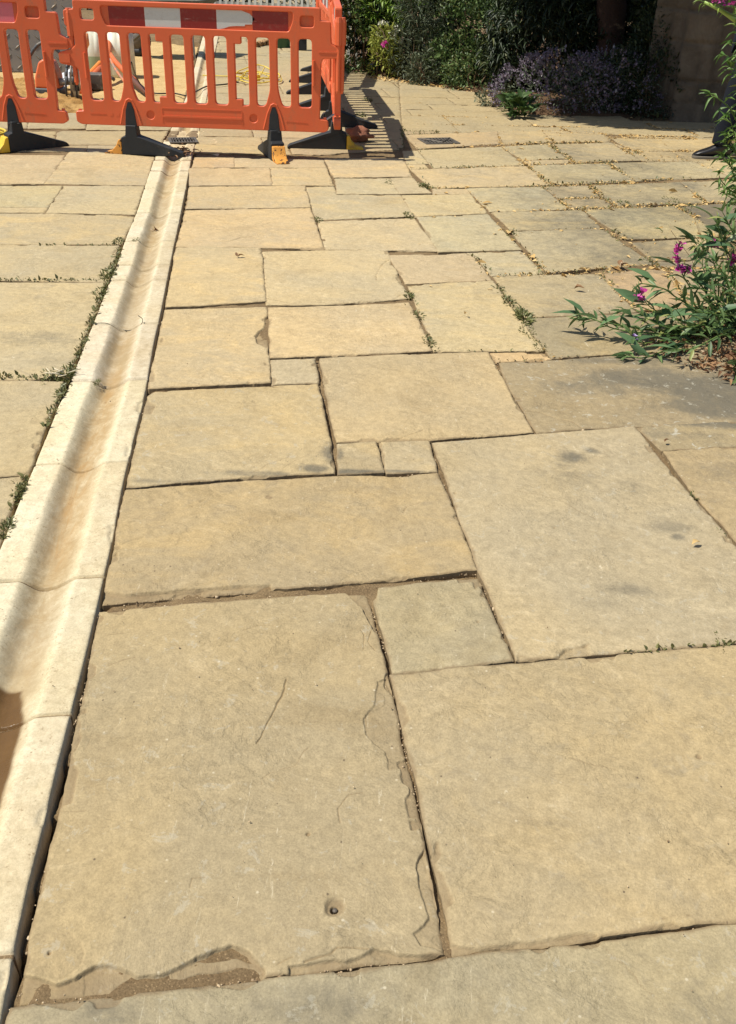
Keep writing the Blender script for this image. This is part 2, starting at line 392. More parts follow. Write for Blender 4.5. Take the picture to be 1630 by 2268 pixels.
    X = x + nx*mv; Y = y + ny*mv
    V = np.stack([X[used], Y[used], z[used]], 1); n0 = len(V)
    cp = np.pad(cell, 1)
    E_ = []
    m_ = cell & ~cp[:-2,1:-1]; E_.append((idx[:-1,:-1][m_], idx[:-1,1:][m_]))
    m_ = cell & ~cp[2:,1:-1]; E_.append((idx[1:,1:][m_], idx[1:,:-1][m_]))
    m_ = cell & ~cp[1:-1,:-2]; E_.append((idx[1:,:-1][m_], idx[:-1,:-1][m_]))
    m_ = cell & ~cp[1:-1,2:]; E_.append((idx[:-1,1:][m_], idx[1:,1:][m_]))
    ea = np.concatenate([e[0] for e in E_]); eb = np.concatenate([e[1] for e in E_]); rim = np.unique(np.concatenate([ea, eb]))
    mp = -np.ones(n0, int); mp[rim] = np.arange(len(rim))
    top = V[rim].copy(); bot = V[rim].copy(); bot[:,2] = low
    V = np.vstack([V, top, bot]); nr_ = len(rim)
    Q = np.vstack([Q, np.stack([n0+mp[eb], n0+mp[ea], n0+nr_+mp[ea], n0+nr_+mp[eb]], 1)])
    ext = lambda a, k: np.concatenate([a[used], np.full(2*nr_, k)])
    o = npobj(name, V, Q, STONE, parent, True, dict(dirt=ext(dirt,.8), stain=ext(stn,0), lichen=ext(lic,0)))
    o.color = (tint[0]*1.01, tint[1]*.992, tint[2]*.965, 1)
    return o

# the bed under everything: one sheet with a trough for the channel and the dug-out patch
RE = [(15,2250),(40,2110),(70,1970),(100,1850),(130,1720),(160,1600),(190,1480),(222,1345),(255,1200),(276,1083),(290,1020),(318,905),(328,862),(345,760),(362,683),(370,640),(388,548),(403,475),(415,414),(427,345),(446,275),(457.5,229),(471,146),(484.2,84.6),(492,50)]
LE = [(111,934),(123.5,900.7),(154,840),(168.4,802),(202,718),(238.6,625.6),(252.6,594.7),(278,521.7),(303,463),(320,409),(341,347.6),(383,275),(405,229),(415.8,203),(444.5,93.7),(458,50)]
REw = gp(RE); LEw = gp(LE)
REw = np.vstack([[REw[0]-(REw[2]-REw[0])*1.6], REw])
_n = np.array([-math.cos(math.radians(7.5)), -math.sin(math.radians(7.5))])
_l0 = REw[1] + _n*.30; LEw = np.vstack([[_l0-(REw[3]-REw[1])*1.6], [_l0], LEw])
def edge_at(E, Yq):
    o = np.argsort(E[:,1]); return np.interp(Yq, E[o,1], E[o,0])
xr_ = lambda Y: edge_at(REw, Y)
xl_ = lambda Y: edge_at(LEw, Y)
DIG = gp([(-500,246),(120,250),(398,246),(440,95),(300,80),(-300,80)])

def make_bed():
    x = np.concatenate([np.arange(-9,-3,.15), np.arange(-3,3.2,.016), np.arange(3.2,9,.15)])
    ys = [.15]; 
    while ys[-1] < 24: ys.append(ys[-1]+max(.012, .0045*ys[-1]))
    gx, gy = np.meshgrid(x, np.array(ys)); 
    z = -.0165 + .016*fbm(gx*5, gy*5, 3, 3) + .004*fbm(gx*45, gy*45, 8, 2)
    z = np.where(gy > 3.0, z+.0095*sstep(3.0,4.2,gy), z); z = np.minimum(z, -.003)
    xr = xr_(gy); xl = xl_(gy)
    ins = np.minimum(gx-xl, xr-gx); z = np.where(ins > .0, -.10, z)
    near = (np.abs(gx-xr) < .02)|(np.abs(gx-xl) < .02); z = np.where(near, z-.012, z)
    dg = sd_poly(gx, gy, DIG); z = np.where(dg > .0, -.14, z)
    n, m = gx.shape; I = np.arange(n*m).reshape(n, m)
    Q = np.stack([I[:-1,:-1].ravel(), I[:-1,1:].ravel(), I[1:,1:].ravel(), I[1:,:-1].ravel()], 1)
    return npobj('pavement', np.stack([gx.ravel(), gy.ravel(), z.ravel()], 1), Q, BED)
pav = make_bed(); tag(pav, 'worn riven sandstone paving laid in irregular courses with soil in its joints', None, None, 'structure')
ground = pyobj('ground', [(-250,-250,-.16),(250,-250,-.16),(250,300,-.16),(-250,300,-.16)], [(0,1,2,3)], GROUND)
tag(ground, 'dusty open ground reaching away around the paving', None, None, 'structure')

T0 = (1,1,1); TY = (1.05,.99,.88); TG = (.90,.93,.97); TGG = (.80,.86,.92); TP = (.97,.84,.78); TD = (.72,.72,.72); TL = (1.1,1.07,1.0)
near = 0.0026
SL = [
 # near slabs
 dict(P=[(24,2228),(985,2122),(1780,2022),(1860,2420),(-60,2440)], r=.0022, t=(.93,.94,.92), stains=[((700,2240),(.12,.05),.5),((250,2240),(.10,.04),.55),((1560,2250),(.1,.06),.5)], lichen=.35, z=-.002, cracks=[([(1330,2090),(1480,2235)],.0010,.0006)]),
 dict(P=[(222,1352),(300,1343),(600,1322),(812,1310),(862,1500),(905,1700),(945,1900),(986,2112),(560,2165),(38,2218)], r=.0016, t=(.99,.945,.86), lichen=.35, riv=.0024,
   cracks=[([(635,1504),(625,1539),(595,1599),(570,1644)],.0018,.005),([(540,1394),(575,1384),(605,1386)],.0014,.003),([(235,1406),(272,1402)],.0012,.0015),([(240,1474),(300,1454)],.0014,.0015),([(665,1354),(688,1351)],.0012,.003),
     ([(755,1820),(750,1790),(775,1760),(805,1756)],.0013,.0022),([(580,1740),(582,1722),(600,1710)],.0012,.002),([(620,1705),(655,1695),(680,1652)],.0012,.0016),([(420,1965),(425,1945),(455,1940)],.0012,.0018),
     ([(120,1797),(190,1796)],.0012,.0015),([(615,2135),(650,2118)],.0014,.003),([(675,2128),(730,2108),(745,2095),(815,2102)],.0018,.004),([(805,1440),(808,1405),(800,1395)],.0014,.004),([(830,1440),(815,1420),(822,1398)],.0014,.004)],
   ledges=[([(48,2160),(80,2168),(120,2178),(165,2164),(188,2152),(208,2141),(232,2135),(260,2138),(310,2158),(360,2153),(430,2118),(470,2100),(510,2092),(550,2108),(585,2148),(590,2190),(250,2225),(20,2240)],.0055,.75),
      ([(60,2085),(85,2070),(120,2062),(155,2068),(180,2085),(190,2110),(180,2140),(140,2165),(100,2168),(60,2158),(45,2120)],.0008,.15),
      ([(250,2190),(262,2172),(285,2160),(310,2165),(325,2190)],.0018,.3),([(395,2190),(410,2162),(440,2148),(475,2150),(490,2180),(480,2200)],.0018,.35),([(430,2122),(470,2104),(510,2097),(545,2112),(560,2130),(520,2120),(480,2122)],.002,.4),
      ([(300,2176),(340,2166),(400,2160),(450,2148),(500,2152),(480,2190),(260,2215)],.003,.6),
      ([(938,1880),(922,1913),(927,1953),(940,1993),(950,2028),(940,2048),(915,2062),(930,2090),(1000,2112),(975,2020),(950,1930)],.0028,.4),
      ([(838,1508),(828,1560),(806,1590),(808,1625),(850,1662),(862,1700),(885,1702),(925,1700),(895,1600),(860,1500)],.0018,.3),
      ([(760,1310),(800,1345),(830,1400),(860,1400),(830,1300)],.004,.6),
      ([(640,2140),(700,2128),(760,2120),(800,2112),(830,2098),(880,2110),(990,2110),(990,2150),(640,2180)],.004,.65)],
   pits=[((740,2008),.020,.006),((740,2010),.008,.012),((683,1846),.006,.004),((110,2111),.004,.005),((1050,1376),.004,.004)]),
 dict(P=[(866,1494),(1140,1468),(1630,1428),(1760,1416),(1990,1995),(1630,2040),(1130,2098),(1002,2112)], r=.0026, t=(1.03,.99,.92), lichen=.12, stains=[((1300,1960),(.10,.05),.3),((1560,1520),(.12,.05),.25),((1500,2000),(.14,.05),.25),((1290,1660),(.14,.02),.25)], z=.001,
   cracks=[([(1260,1680),(1300,1690),(1368,1705)],.0016,.0012),([(1330,1545),(1318,1556),(1300,1561)],.0012,.0015),([(1465,2033),(1480,2030),(1535,2026)],.0012,.002)],
   ledges=[([(990,2085),(1020,2098),(1060,2102),(1100,2095),(1150,2088),(1200,2080),(1270,2068),(1320,2066),(1330,2085),(1000,2125)],.004,.7)], pits=[((1548,1676),.008,.003)]),
 dict(P=[(826,1312),(838,1300),(1060,1277),(1138,1462),(1000,1478),(866,1490)], r=.0026, t=(.98,.99,.97), z=-.001, pits=[((1058,1376),.004,.004)],
   ledges=[([(815,1300),(840,1300),(835,1330),(822,1345)],.004,.6)]),
 dict(P=[(956,982),(1190,962),(1405,944),(1465,1020),(1530,1095),(1630,1208),(1800,1406),(1560,1431),(1143,1463),(1060,1268),(985,1062)], r=.003, t=(1.0,.98,.95), z=.002,
   stains=[((1250,1050),(.16,.14),.45),((1265,1015),(.085,.075),1.0),((1310,1000),(.05,.04),.8),((1480,1170),(.10,.05),.6),((1410,1310),(.11,.05),.6),((1330,1330),(.10,.05),.35),((1400,1080),(.12,.08),.35),((1500,1190),(.03,.03),.8)], lichen=.3,
   cracks=[([(1140,1089),(1190,1097),(1240,1109),(1285,1134),(1325,1154)],.0018,.002),([(1145,1451),(1190,1463),(1230,1461),(1250,1441),(1307,1429)],.0022,.005)],
   ledges=[([(1145,1452),(1190,1462),(1230,1459),(1252,1441),(1300,1429),(1310,1450),(1150,1475)],.003,.35)], pits=[((1228,1170),.004,.003)]),
 dict(P=[(277,1087),(500,1070),(745,1054),(852,1056),(970,1048),(1005,1130),(1057,1262),(820,1292),(600,1305),(226,1335)], r=.0027, t=(1.03,.97,.88), z=.003, riv=.0034,
   cracks=[([(892,1136),(905,1124),(930,1114)],.0016,.004),([(385,1178),(382,1190),(392,1196)],.0013,.002),([(300,1270),(330,1265)],.0012,.001)],
   ledges=[([(226,1310),(280,1318),(340,1312),(420,1306),(520,1300),(600,1296),(600,1320),(220,1345)],.005,.75)], pits=[((595,1104),.014,.002)]),
 dict(P=[(325,880),(345,868),(560,858),(706,852),(728,960),(743,1048),(600,1058),(279,1080)], r=.0030, t=(1.02,.98,.9), z=.004, lichen=.35, riv=.0028,
   stains=[((735,1010),(.05,.11),.9),((330,1068),(.18,.022),.55),((560,1052),(.2,.025),.7),((700,1040),(.07,.04),1.0)],
   cracks=[([(560,1050),(600,1030),(640,1015)],.0014,.002),([(600,1060),(640,1030),(700,1000)],.001,.001)],
   ledges=[([(318,862),(330,890),(345,900),(335,920),(310,920)],.004,.8)]),
 dict(P=[(746,985),(833,980),(852,1048),(750,1054)], r=.003, t=(.99,.95,.88), z=.006, stains=[((795,1050),(.14,.03),1.0),((752,1010),(.02,.06),.7)]),
 dict(P=[(838,980),(948,977),(969,1045),(856,1051)], r=.003, t=(1.0,.97,.92), z=.002, stains=[((900,1046),(.14,.014),.9)]),
 dict(P=[(707,794),(860,786),(1081,780),(1115,840),(1183,960),(955,975),(744,980),(722,880)], r=.0034, t=(1.05,.99,.90), z=.003,
   cracks=[([(875,974),(905,966),(937,954)],.002,.005)]),
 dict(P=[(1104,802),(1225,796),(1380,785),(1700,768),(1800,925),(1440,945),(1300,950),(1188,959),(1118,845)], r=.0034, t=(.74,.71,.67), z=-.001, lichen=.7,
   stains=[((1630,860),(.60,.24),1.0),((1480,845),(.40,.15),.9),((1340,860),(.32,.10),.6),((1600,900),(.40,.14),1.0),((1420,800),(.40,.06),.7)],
   cracks=[([(1160,909),(1195,914),(1240,929),(1265,934),(1290,949)],.0022,.005)]),
 dict(P=[(1087,781),(1150,779),(1203,779),(1220,794),(1102,800)], r=.004, t=(1.06,.93,.8), z=-.002),
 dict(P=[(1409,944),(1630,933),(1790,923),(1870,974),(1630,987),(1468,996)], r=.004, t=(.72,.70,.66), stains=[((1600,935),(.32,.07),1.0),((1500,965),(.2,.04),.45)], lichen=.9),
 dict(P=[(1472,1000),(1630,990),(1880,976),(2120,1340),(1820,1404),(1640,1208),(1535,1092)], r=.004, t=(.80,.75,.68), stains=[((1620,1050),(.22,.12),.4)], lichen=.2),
 # middle
 dict(P=[(366,688),(440,684),(588,681),(598,848),(330,860)], r=.0042, t=(1.05,.99,.90), z=.003, ledges=[([(572,735),(564,745),(570,762),(590,772),(604,765),(600,700),(588,705),(584,728)],.006,.9)]),
 dict(P=[(600,797),(697,794),(705,848),(602,850)], r=.0042, t=(1.0,.97,.92), z=0),
 dict(P=[(596,683),(745,678),(904,671),(930,715),(956,776),(860,782),(599,792)], r=.0045, t=(1.08,1.01,.92), z=.002),
 dict(P=[(905,633),(1000,627),(1090,622),(1140,690),(1205,776),(1080,777),(963,777)], r=.0045, t=(1.0,.99,.94), z=.001, stains=[((1000,720),(.2,.05),.15)]),
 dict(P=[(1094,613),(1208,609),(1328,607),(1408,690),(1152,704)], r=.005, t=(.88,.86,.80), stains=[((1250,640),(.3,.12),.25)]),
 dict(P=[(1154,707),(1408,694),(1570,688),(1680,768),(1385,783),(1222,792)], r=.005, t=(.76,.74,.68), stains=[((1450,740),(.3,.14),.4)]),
 dict(P=[(391,549),(480,545),(578,545),(587,668),(440,678),(368,681)], r=.005, t=(1.05,1,.91), z=.004),
 dict(P=[(582,558),(720,555),(857,554),(880,610),(906,661),(740,674),(591,676)], r=.005, t=(1.02,.99,.93), z=.002,
   cracks=[([(861,576),(844.5,589),(833.6,610.5),(833.6,621.5)],.003,.005),([(591,661.6),(649.5,672.5),(686,669),(740.6,672.5),(875.5,663),(886.5,654),(904.7,652.5)],.003,.006)]),
 dict(P=[(860,566),(950,564),(1030,562),(1052,572),(1088,621),(899,629)], r=.0055, t=(1.06,1.0,.94), z=.002),
 dict(P=[(1036,560),(1100,558),(1153,556),(1206,606),(1091,610),(1058,572)], r=.006, t=(.96,.98,.97), z=-.001),
 dict(P=[(926,482),(1079,475),(1153,553),(972,558)], r=.006, t=(.93,.97,.98), z=.002),
 dict(P=[(705,491),(916,483),(971,556),(722,552)], r=.006, t=(1.03,1,.95), z=.0, cracks=[([(880,486),(872,497),(874,505)],.003,.003)]),
 dict(P=[(413,467),(687,462),(717,552),(392,547)], r=.006, t=(1.06,.99,.92), z=.003, riv=.003, cracks=[([(492.7,535.8),(511,535.8),(533,528.5),(560,525)],.004,.006),([(565,503),(590,497),(601,493)],.003,.004)]),
 dict(P=[(422,415),(675,413),(687,460),(413,464)], r=.006, t=(1.04,.99,.92), z=.004),
 dict(P=[(678,414),(740,413),(744,432),(887,432),(916,478),(701,487)], r=.006, t=(1.0,.99,.95), z=.0),
 dict(P=[(743,396),(860,396),(884,430),(747,430)], r=.006, t=(.99,.99,.95), z=.002),
 dict(P=[(862,396),(912,394),(956,428),(887,430)], r=.006, t=(1.0,.98,.93), z=.003),
 dict(P=[(890,433),(1041,431),(1079,472),(919,480)], r=.006, t=(.99,.99,.94), z=.001),
 dict(P=[(957,418),(1033,419),(1041,429),(961,430)], r=.006, t=(1.02,.98,.93), z=0),
 dict(P=[(1034,418),(1199,414),(1260,464),(1085,469)], r=.007, t=(.93,.96,.95), z=.002),
 dict(P=[(910,376),(1165,368),(1217,411),(956,417)], r=.007, t=(1.02,.98,.92), z=.002),
 dict(P=[(927,333),(1108,325),(1163,366),(960,373)], r=.008, t=(.97,.97,.92), z=.001),
 dict(P=[(719,353),(893,352),(911,392),(740,394)], r=.007, t=(1.04,.99,.93), z=.004),
 dict(P=[(899,365),(940,364),(950,373),(910,375)], r=.007, t=(1,.97,.9)),
 dict(P=[(893,335),(924,334),(948,363),(900,364)], r=.007, t=(.98,.98,.93)),
 dict(P=[(420,374),(596,373),(602,411),(422,412)], r=.007, t=(1.05,.99,.93), z=.004),
 dict(P=[(599,373),(722,373),(738,411),(605,411)], r=.007, t=(1.03,1,.95), z=.002),
 dict(P=[(433,349),(518,350),(518,371),(427,372)], r=.007, t=(1.05,.96,.88), z=.002),
 dict(P=[(520,351),(716,353),(722,371),(520,371)], r=.007, t=(1.05,1.0,.93), z=.001),
 dict(P=[(893,300),(1000,296),(1102,292),(1107,319),(926,330)], r=.009, t=(.97,.90,.83)),
 # right, middle distance
 dict(P=[(1090,470),(1290,466),(1331,505),(1133,511)], r=.007, t=(.91,.91,.86), z=.001, stains=[((1180,505),(.3,.05),.3)]),
 dict(P=[(1293,466),(1496,457),(1600,524),(1387,530)], r=.007, t=(.89,.90,.82), stains=[((1450,480),(.4,.14),.4)]),
 dict(P=[(1133,514),(1333,507),(1446,585),(1213,604)], r=.007, t=(.92,.92,.87), stains=[((1290,545),(.4,.12),.45)], riv=.003),
 dict(P=[(1402,538),(1560,528),(1640,572),(1445,577)], r=.007, t=(.96,.92,.82)),
 dict(P=[(1330,607),(1446,597),(1470,597),(1532,681),(1411,688)], r=.007, t=(.97,.85,.78)),
 dict(P=[(1448,580),(1650,574),(1720,590),(1460,596)], r=.007, t=(.95,.9,.85)),
 dict(P=[(1472,598),(1730,590),(1830,668),(1534,680)], r=.008, t=(.9,.86,.8)),
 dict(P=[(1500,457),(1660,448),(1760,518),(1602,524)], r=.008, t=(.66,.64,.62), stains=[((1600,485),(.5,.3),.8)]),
 dict(P=[(1200,414),(1304,411),(1328,438),(1240,441)], r=.008, t=(.97,.94,.86)),
 dict(P=[(1242,442),(1333,440),(1362,460),(1262,463)], r=.008, t=(.96,.92,.84)),
 dict(P=[(1307,411),(1505,404),(1558,449),(1364,457)], r=.008, t=(.92,.92,.86)),
 dict(P=[(1509,404),(1680,398),(1760,447),(1562,449)], r=.009, t=(.93,.92,.85)),
 dict(P=[(1168,367),(1342,362),(1406,402),(1219,409)], r=.008, t=(.92,.93,.88)),
 dict(P=[(1344,361),(1544,357),(1614,392),(1408,401)], r=.008, t=(.91,.93,.90)),
 dict(P=[(1535,357),(1680,354),(1750,390),(1617,392)], r=.009, t=(.94,.93,.86)),
 dict(P=[(1110,325),(1213,320),(1254,351),(1160,355)], r=.009, t=(.95,.95,.88)),
 dict(P=[(1161,356),(1260,353),(1271,361),(1170,365)], r=.009, t=(.97,.93,.86)),
 dict(P=[(1217,320),(1352,316),(1418,355),(1273,361)], r=.009, t=(.94,.92,.86)),
 dict(P=[(1355,315),(1404,335),(1523,357),(1440,357),(1420,355)], r=.009, t=(.93,.91,.86)),
 dict(P=[(1404,335),(1488,336),(1523,356),(1440,356)], r=.009, t=(.96,.92,.84)),
 dict(P=[(1351,306),(1600,309),(1640,332),(1404,334)], r=.009, t=(.98,.94,.85)),
 dict(P=[(1489,336),(1640,334),(1700,352),(1526,356)], r=.01, t=(.97,.92,.83)),
 dict(P=[(1104,292),(1200,291),(1226,315),(1109,320)], r=.010, t=(.97,.93,.85)),
 dict(P=[(1203,291),(1330,292),(1352,308),(1350,314),(1228,316)], r=.010, t=(.95,.92,.86)),
 # left of the channel
 dict(P=[(-100,342),(143,344),(120,380),(97,406),(-100,407)], r=.008, t=(1.0,.96,.90), cracks=[([(-60,381),(40,383),(119,381)],.004,.004)]),
 dict(P=[(156,335),(341,348),(321,410),(100,407)], r=.008, t=(.99,.97,.93), cracks=[([(225,366),(245,362),(334,363)],.004,.005)]),
 dict(P=[(-100,410),(138,412),(106,459),(-100,458)], r=.007, t=(.93,.96,.93)),
 dict(P=[(-100,461),(105,461),(100,471),(-100,470)], r=.007, t=(.98,.96,.9)),
 dict(P=[(141,412),(318,413),(302,463),(298,475),(104,471)], r=.007, t=(.98,.98,.95)),
 dict(P=[(-100,473),(104,473),(297,478),(277,522),(268,540),(100,541),(-100,538)], r=.006, t=(.97,.95,.90), riv=.003),
 dict(P=[(-120,541),(262,544),(248,596),(238,624),(60,622),(-120,620)], r=.005, t=(.98,.96,.90), stains=[((190,590),(.2,.12),.18)]),
 dict(P=[(-160,623),(232,627),(203,706),(166,790),(150,830),(60,840),(-180,838)], r=.0045, t=(.95,.94,.90), stains=[((60,750),(.25,.12),.5),((120,800),(.25,.06),.35)]),
 dict(P=[(-200,842),(138,846),(122,892),(106,934),(70,1030),(55,1052),(-20,1058),(-240,1066)], r=.004, t=(.94,.92,.87), cracks=[([(-20,921),(10,912),(50,910),(75,912)],.002,.004),([(20,962),(60,952)],.002,.002)]),
 dict(P=[(-260,1070),(-20,1064),(48,1056),(24,1130),(-10,1240),(-80,1420),(-330,1430)], r=.004, t=(.95,.93,.88)),
]
edges_for_grit = []
for i, s in enumerate(SL):
    t = s['t']; j = random.uniform(.97, 1.03)*(.91 if s['r'] < .0028 else (1.01 if s['r'] <= .0034 else 1.12)); t = tuple(c*j for c in t)  # near slabs darker, far ones paler: grazing sheen put into the tint
    slab_mesh('paving_slab', s['P'], s['r'], t, pav, seed=100+i*7, z0=s.get('z', random.uniform(-.001,.003)), riv=s.get('riv', .0022),
              cracks=s.get('cracks', ()), ledges=s.get('ledges', ()), stains=s.get('stains', ()), lichen=s.get('lichen', 0.08), pits=s.get('pits', ()),
              gap=-.0015 if s['r'] < .004 else (-.010 if s['r'] < .006 else -.014))
    edges_for_grit.append((gp(s['P']), s['r']))

# the far courses: regular rows laid out on the ground, cut where nearer slabs, channel or the dug patch lie
def far_rows():
    out = []
    rr = random.Random(4)
    # right of the channel behind the barriers, and the open paving in front of the hedge
    ca, sa = math.cos(math.radians(9)), math.sin(math.radians(9))
    v = 7.44
    rows = [7.44, 7.78, 8.12]
    while rows[-1] < 21: rows.append(rows[-1]+rr.uniform(.34,.62))
    for k in range(len(rows)-1):
        v0, v1 = rows[k], rows[k+1]; u = .1 + rr.uniform(-.5,0) - 3.5
        while u < 6.5:
            L = rr.uniform(.5, 1.15); out.append([(u, v0), (u+L, v0), (u+L, v1), (u, v1)]); u += L
    res = []
    for q in out:
        P = np.array([((a)*ca - (b-7.4)*sa - 1.15, 7.4 + (a)*sa*.55 + (b-7.4)*ca) for a, b in q]); res.append(P)
    return res
taken = [gp(s['P']) for s in SL]
def clip_poly(P, a, b, c):        # keep a*x+b*y+c>=0
    out = []; n = len(P)
    for i in range(n):
        p = P[i]; q = P[(i+1) % n]; dp = a*p[0]+b*p[1]+c; dq = a*q[0]+b*q[1]+c
        if dp >= 0: out.append(p)
        if (dp >= 0) != (dq >= 0): t = dp/(dp-dq); out.append((p[0]+(q[0]-p[0])*t, p[1]+(q[1]-p[1])*t))
    return out
def poly_area(P): 
    P = np.array(P); return .5*abs(np.dot(P[:,0], np.roll(P[:,1],1))-np.dot(P[:,1], np.roll(P[:,0],1)))
V_all = []; Q_all = []; A_all = dict(dirt=[], stain=[], lichen=[]); nb_ = 0
# limiting lines (keep the far side of the traced slabs)
def line_thru(p, q):              # positive on the left of p->q
    (x1,y1),(x2,y2) = p, q; return (-(y2-y1), x2-x1, (y2-y1)*x1-(x2-x1)*y1)
RANK = []
lim = [g(432,346), g(716,350), g(880,335), g(892,300), g(1104,290), g(1200,288), g(1350,304), g(1352,307), g(1640,310), g(2200,330)]
XK = g(893,318).x
LIM = ([g(432,346), g(716,350), g(893,331)], [g(892,299), g(1103,290.5), g(1200,288), g(1350,304), g(1352,307), g(1640,310), g(2200,330)])
def front_y(x, side):
    L = sorted(LIM[side], key=lambda p: p.x); xs = [p.x for p in L]; ys_ = [p.y for p in L]
    if x < xs[0]: return ys_[0]+(x-xs[0])*(ys_[1]-ys_[0])/(xs[1]-xs[0])
    return float(np.interp(x, xs, ys_))
farP = []
for P in far_rows():
    cx_, cy_ = P.mean(0)
    # right side
    Pc = [tuple(p) for p in P]
    if cy_ < 6: continue
    if cy_ > 12.9-.95*max(0,cx_+.5) + (.4 if cx_ < 0 else 0) and cx_ > -.55: continue
    if cx_ > 1.3 and cy_ > 10.6: continue
    # channel clip
    yA, yB = cy_-.6, cy_+.6
    pR, qR = (float(xr_(yA)), yA), (float(xr_(yB)), yB)
    a, b, c = line_thru(qR, pR)
    if a*(pR[0]+1)+b*pR[1]+c < 0: a, b, c = -a, -b, -c
    Pc = clip_poly(Pc, a, b, c)
    if len(Pc) < 3: continue
    for side in (0, 1):
        Pq = clip_poly(Pc, -1, 0, XK) if side == 0 else clip_poly(Pc, 1, 0, -XK)
        if len(Pq) < 3: continue
        xa = min(p[0] for p in Pq); xb = max(p[0] for p in Pq)
        if xb-xa < .02: continue
        fa = front_y(xa, side); fb = front_y(xb, side); sl = (fb-fa)/(xb-xa)
        Pq = clip_poly(Pq, -sl, 1, -(fa+.005)+sl*xa)
        if len(Pq) >= 3 and poly_area(Pq) > .008: farP.append(np.array(Pq))
# left of channel, between the traced slabs and the dug patch
for k, (ya, yb) in enumerate(((340,322),(321,290),(289,250))):
    xs = [-420,-250,-90,60,190,400] if k % 2 == 0 else [-420,-160,10,120,300,420]
    for i in range(len(xs)-1):
        q = gp([(xs[i],ya-4+ (3 if xs[i]>100 else 0)),(xs[i+1],ya-4+(3 if xs[i]>100 else 0)),(xs[i+1]+6,yb),(xs[i]+6,yb)])
        yA = q[:,1].mean()-.5; yB = yA+1; pR = (float(xl_(yA)), yA); qR = (float(xl_(yB)), yB)
        a, b, c = line_thru(pR, qR)
        if a*(pR[0]-1)+b*pR[1]+c < 0: a, b, c = -a, -b, -c
        Pc = clip_poly([tuple(p) for p in q], a, b, c)
        if len(Pc) >= 3 and poly_area(Pc) > .01: farP.append(np.array(Pc))
# nearest far slabs are parts; the rest go into one piece
farP.sort(key=lambda P: P[:,1].mean()+abs(P[:,0].mean())*.35)
nparts = 100 - len(SL) - 2
bits = []
for i, P in enumerate(farP):
    c = P.mean(0); r = .012 if c[1] < 10 else (.02 if c[1] < 14 else .035)
    t = (random.uniform(.90,1.03),)*3; t = (t[0], t[1]*random.uniform(.95,.985), t[2]*random.uniform(.86,.95))
    o = slab_mesh('paving_slab', P, r, t, pav, world=True, seed=900+i*5, z0=random.uniform(-.002,.003), gap=.001, dirtw=.5)
    if i >= nparts: bits.append(o)
if bits:
    Vs = []; Qs = []; off = 0; At = dict(dirt=[], stain=[], lichen=[])
    for o in bits:
        me = o.data; n = len(me.vertices); co = np.empty(n*3, np.float32); me.vertices.foreach_get('co', co)
        lo = np.empty(len(me.loops), np.int32); me.loops.foreach_get('vertex_index', lo)
        Vs.append(co.reshape(-1,3)); Qs.append(lo.reshape(-1,4)+off); off += n
        for a in At:
            v = np.empty(n, np.float32); me.attributes[a].data.foreach_get('value', v); At[a].append(v)
        bpy.data.objects.remove(o)
    o = npobj('far_slabs', np.vstack(Vs), np.vstack(Qs), STONE, pav, True, {k: np.concatenate(v) for k, v in At.items()})
    o['kind'] = 'stuff'; o.color = (.97,.94,.86,1)

# grit in the joints
def grit():
    ico = [(0,0,1),(.894,0,.447),(.276,.851,.447),(-.724,.526,.447),(-.724,-.526,.447),(.276,-.851,.447),(.724,.526,-.447),(-.276,.851,-.447),(-.894,0,-.447),(-.276,-.851,-.447),(.724,-.526,-.447),(0,0,-1)]
    tri = [(0,1,2),(0,2,3),(0,3,4),(0,4,5),(0,5,1),(1,6,2),(2,7,3),(3,8,4),(4,9,5),(5,10,1),(6,7,2),(7,8,3),(8,9,4),(9,10,5),(10,6,1),(11,7,6),(11,8,7),(11,9,8),(11,10,9),(11,6,10)]
    ico = np.array(ico); tri = np.array(tri); C = []; S = []
    for P, r in edges_for_grit:
        if r > .0046: continue
        n = len(P)
        for i in range(n):
            p, q = P[i], P[(i+1) % n]; L = np.linalg.norm(q-p); k = int(L*(150 if r < .003 else 90))
            t = RNG.random(k); pts = p + (q-p)*t[:,None] + RNG.normal(0, .0035, (k,2)); dens = vnoise(pts[:,0]*6, pts[:,1]*6, 5)
            pts = pts[dens > .42]
            C.append(np.column_stack([pts, -.011+RNG.normal(0,.003,len(pts))])); S.append(RNG.lognormal(math.log(.0016), .45, len(pts)))
    # loose grains on top of slabs and in the channel
    k = 190; Y = RNG.uniform(.9, 4.2, k)**1; X = RNG.uniform(-.5, .75, k)*Y*.9
    C.append(np.column_stack([X, Y, np.full(k, .0035)])); S.append(RNG.lognormal(math.log(.0011), .35, k))
    C = np.vstack(C); S = np.concatenate(S); n = len(C)
    sh = 1+RNG.normal(0, .18, (n,12,1)); A = RNG.uniform(.7, 1.2, (n,1,3))
    V = C[:,None,:] + ico[None]*sh*A*S[:,None,None]
    Q = (tri[None]+ (np.arange(n)*12)[:,None,None]).reshape(-1,3)
    s = NT('grit_stone', .85, .3); ge = s.N.new('ShaderNodeNewGeometry')
    m = s.fin(s.mix(ge.outputs['Random Per Island'], (.20,.13,.07), (.58,.45,.28)))
    o = npobj('grit', V.reshape(-1,3), Q, m, None, False)
    tag(o, 'small grit and pebbles lying in the paving joints', 'grit', None, 'stuff')
grit()

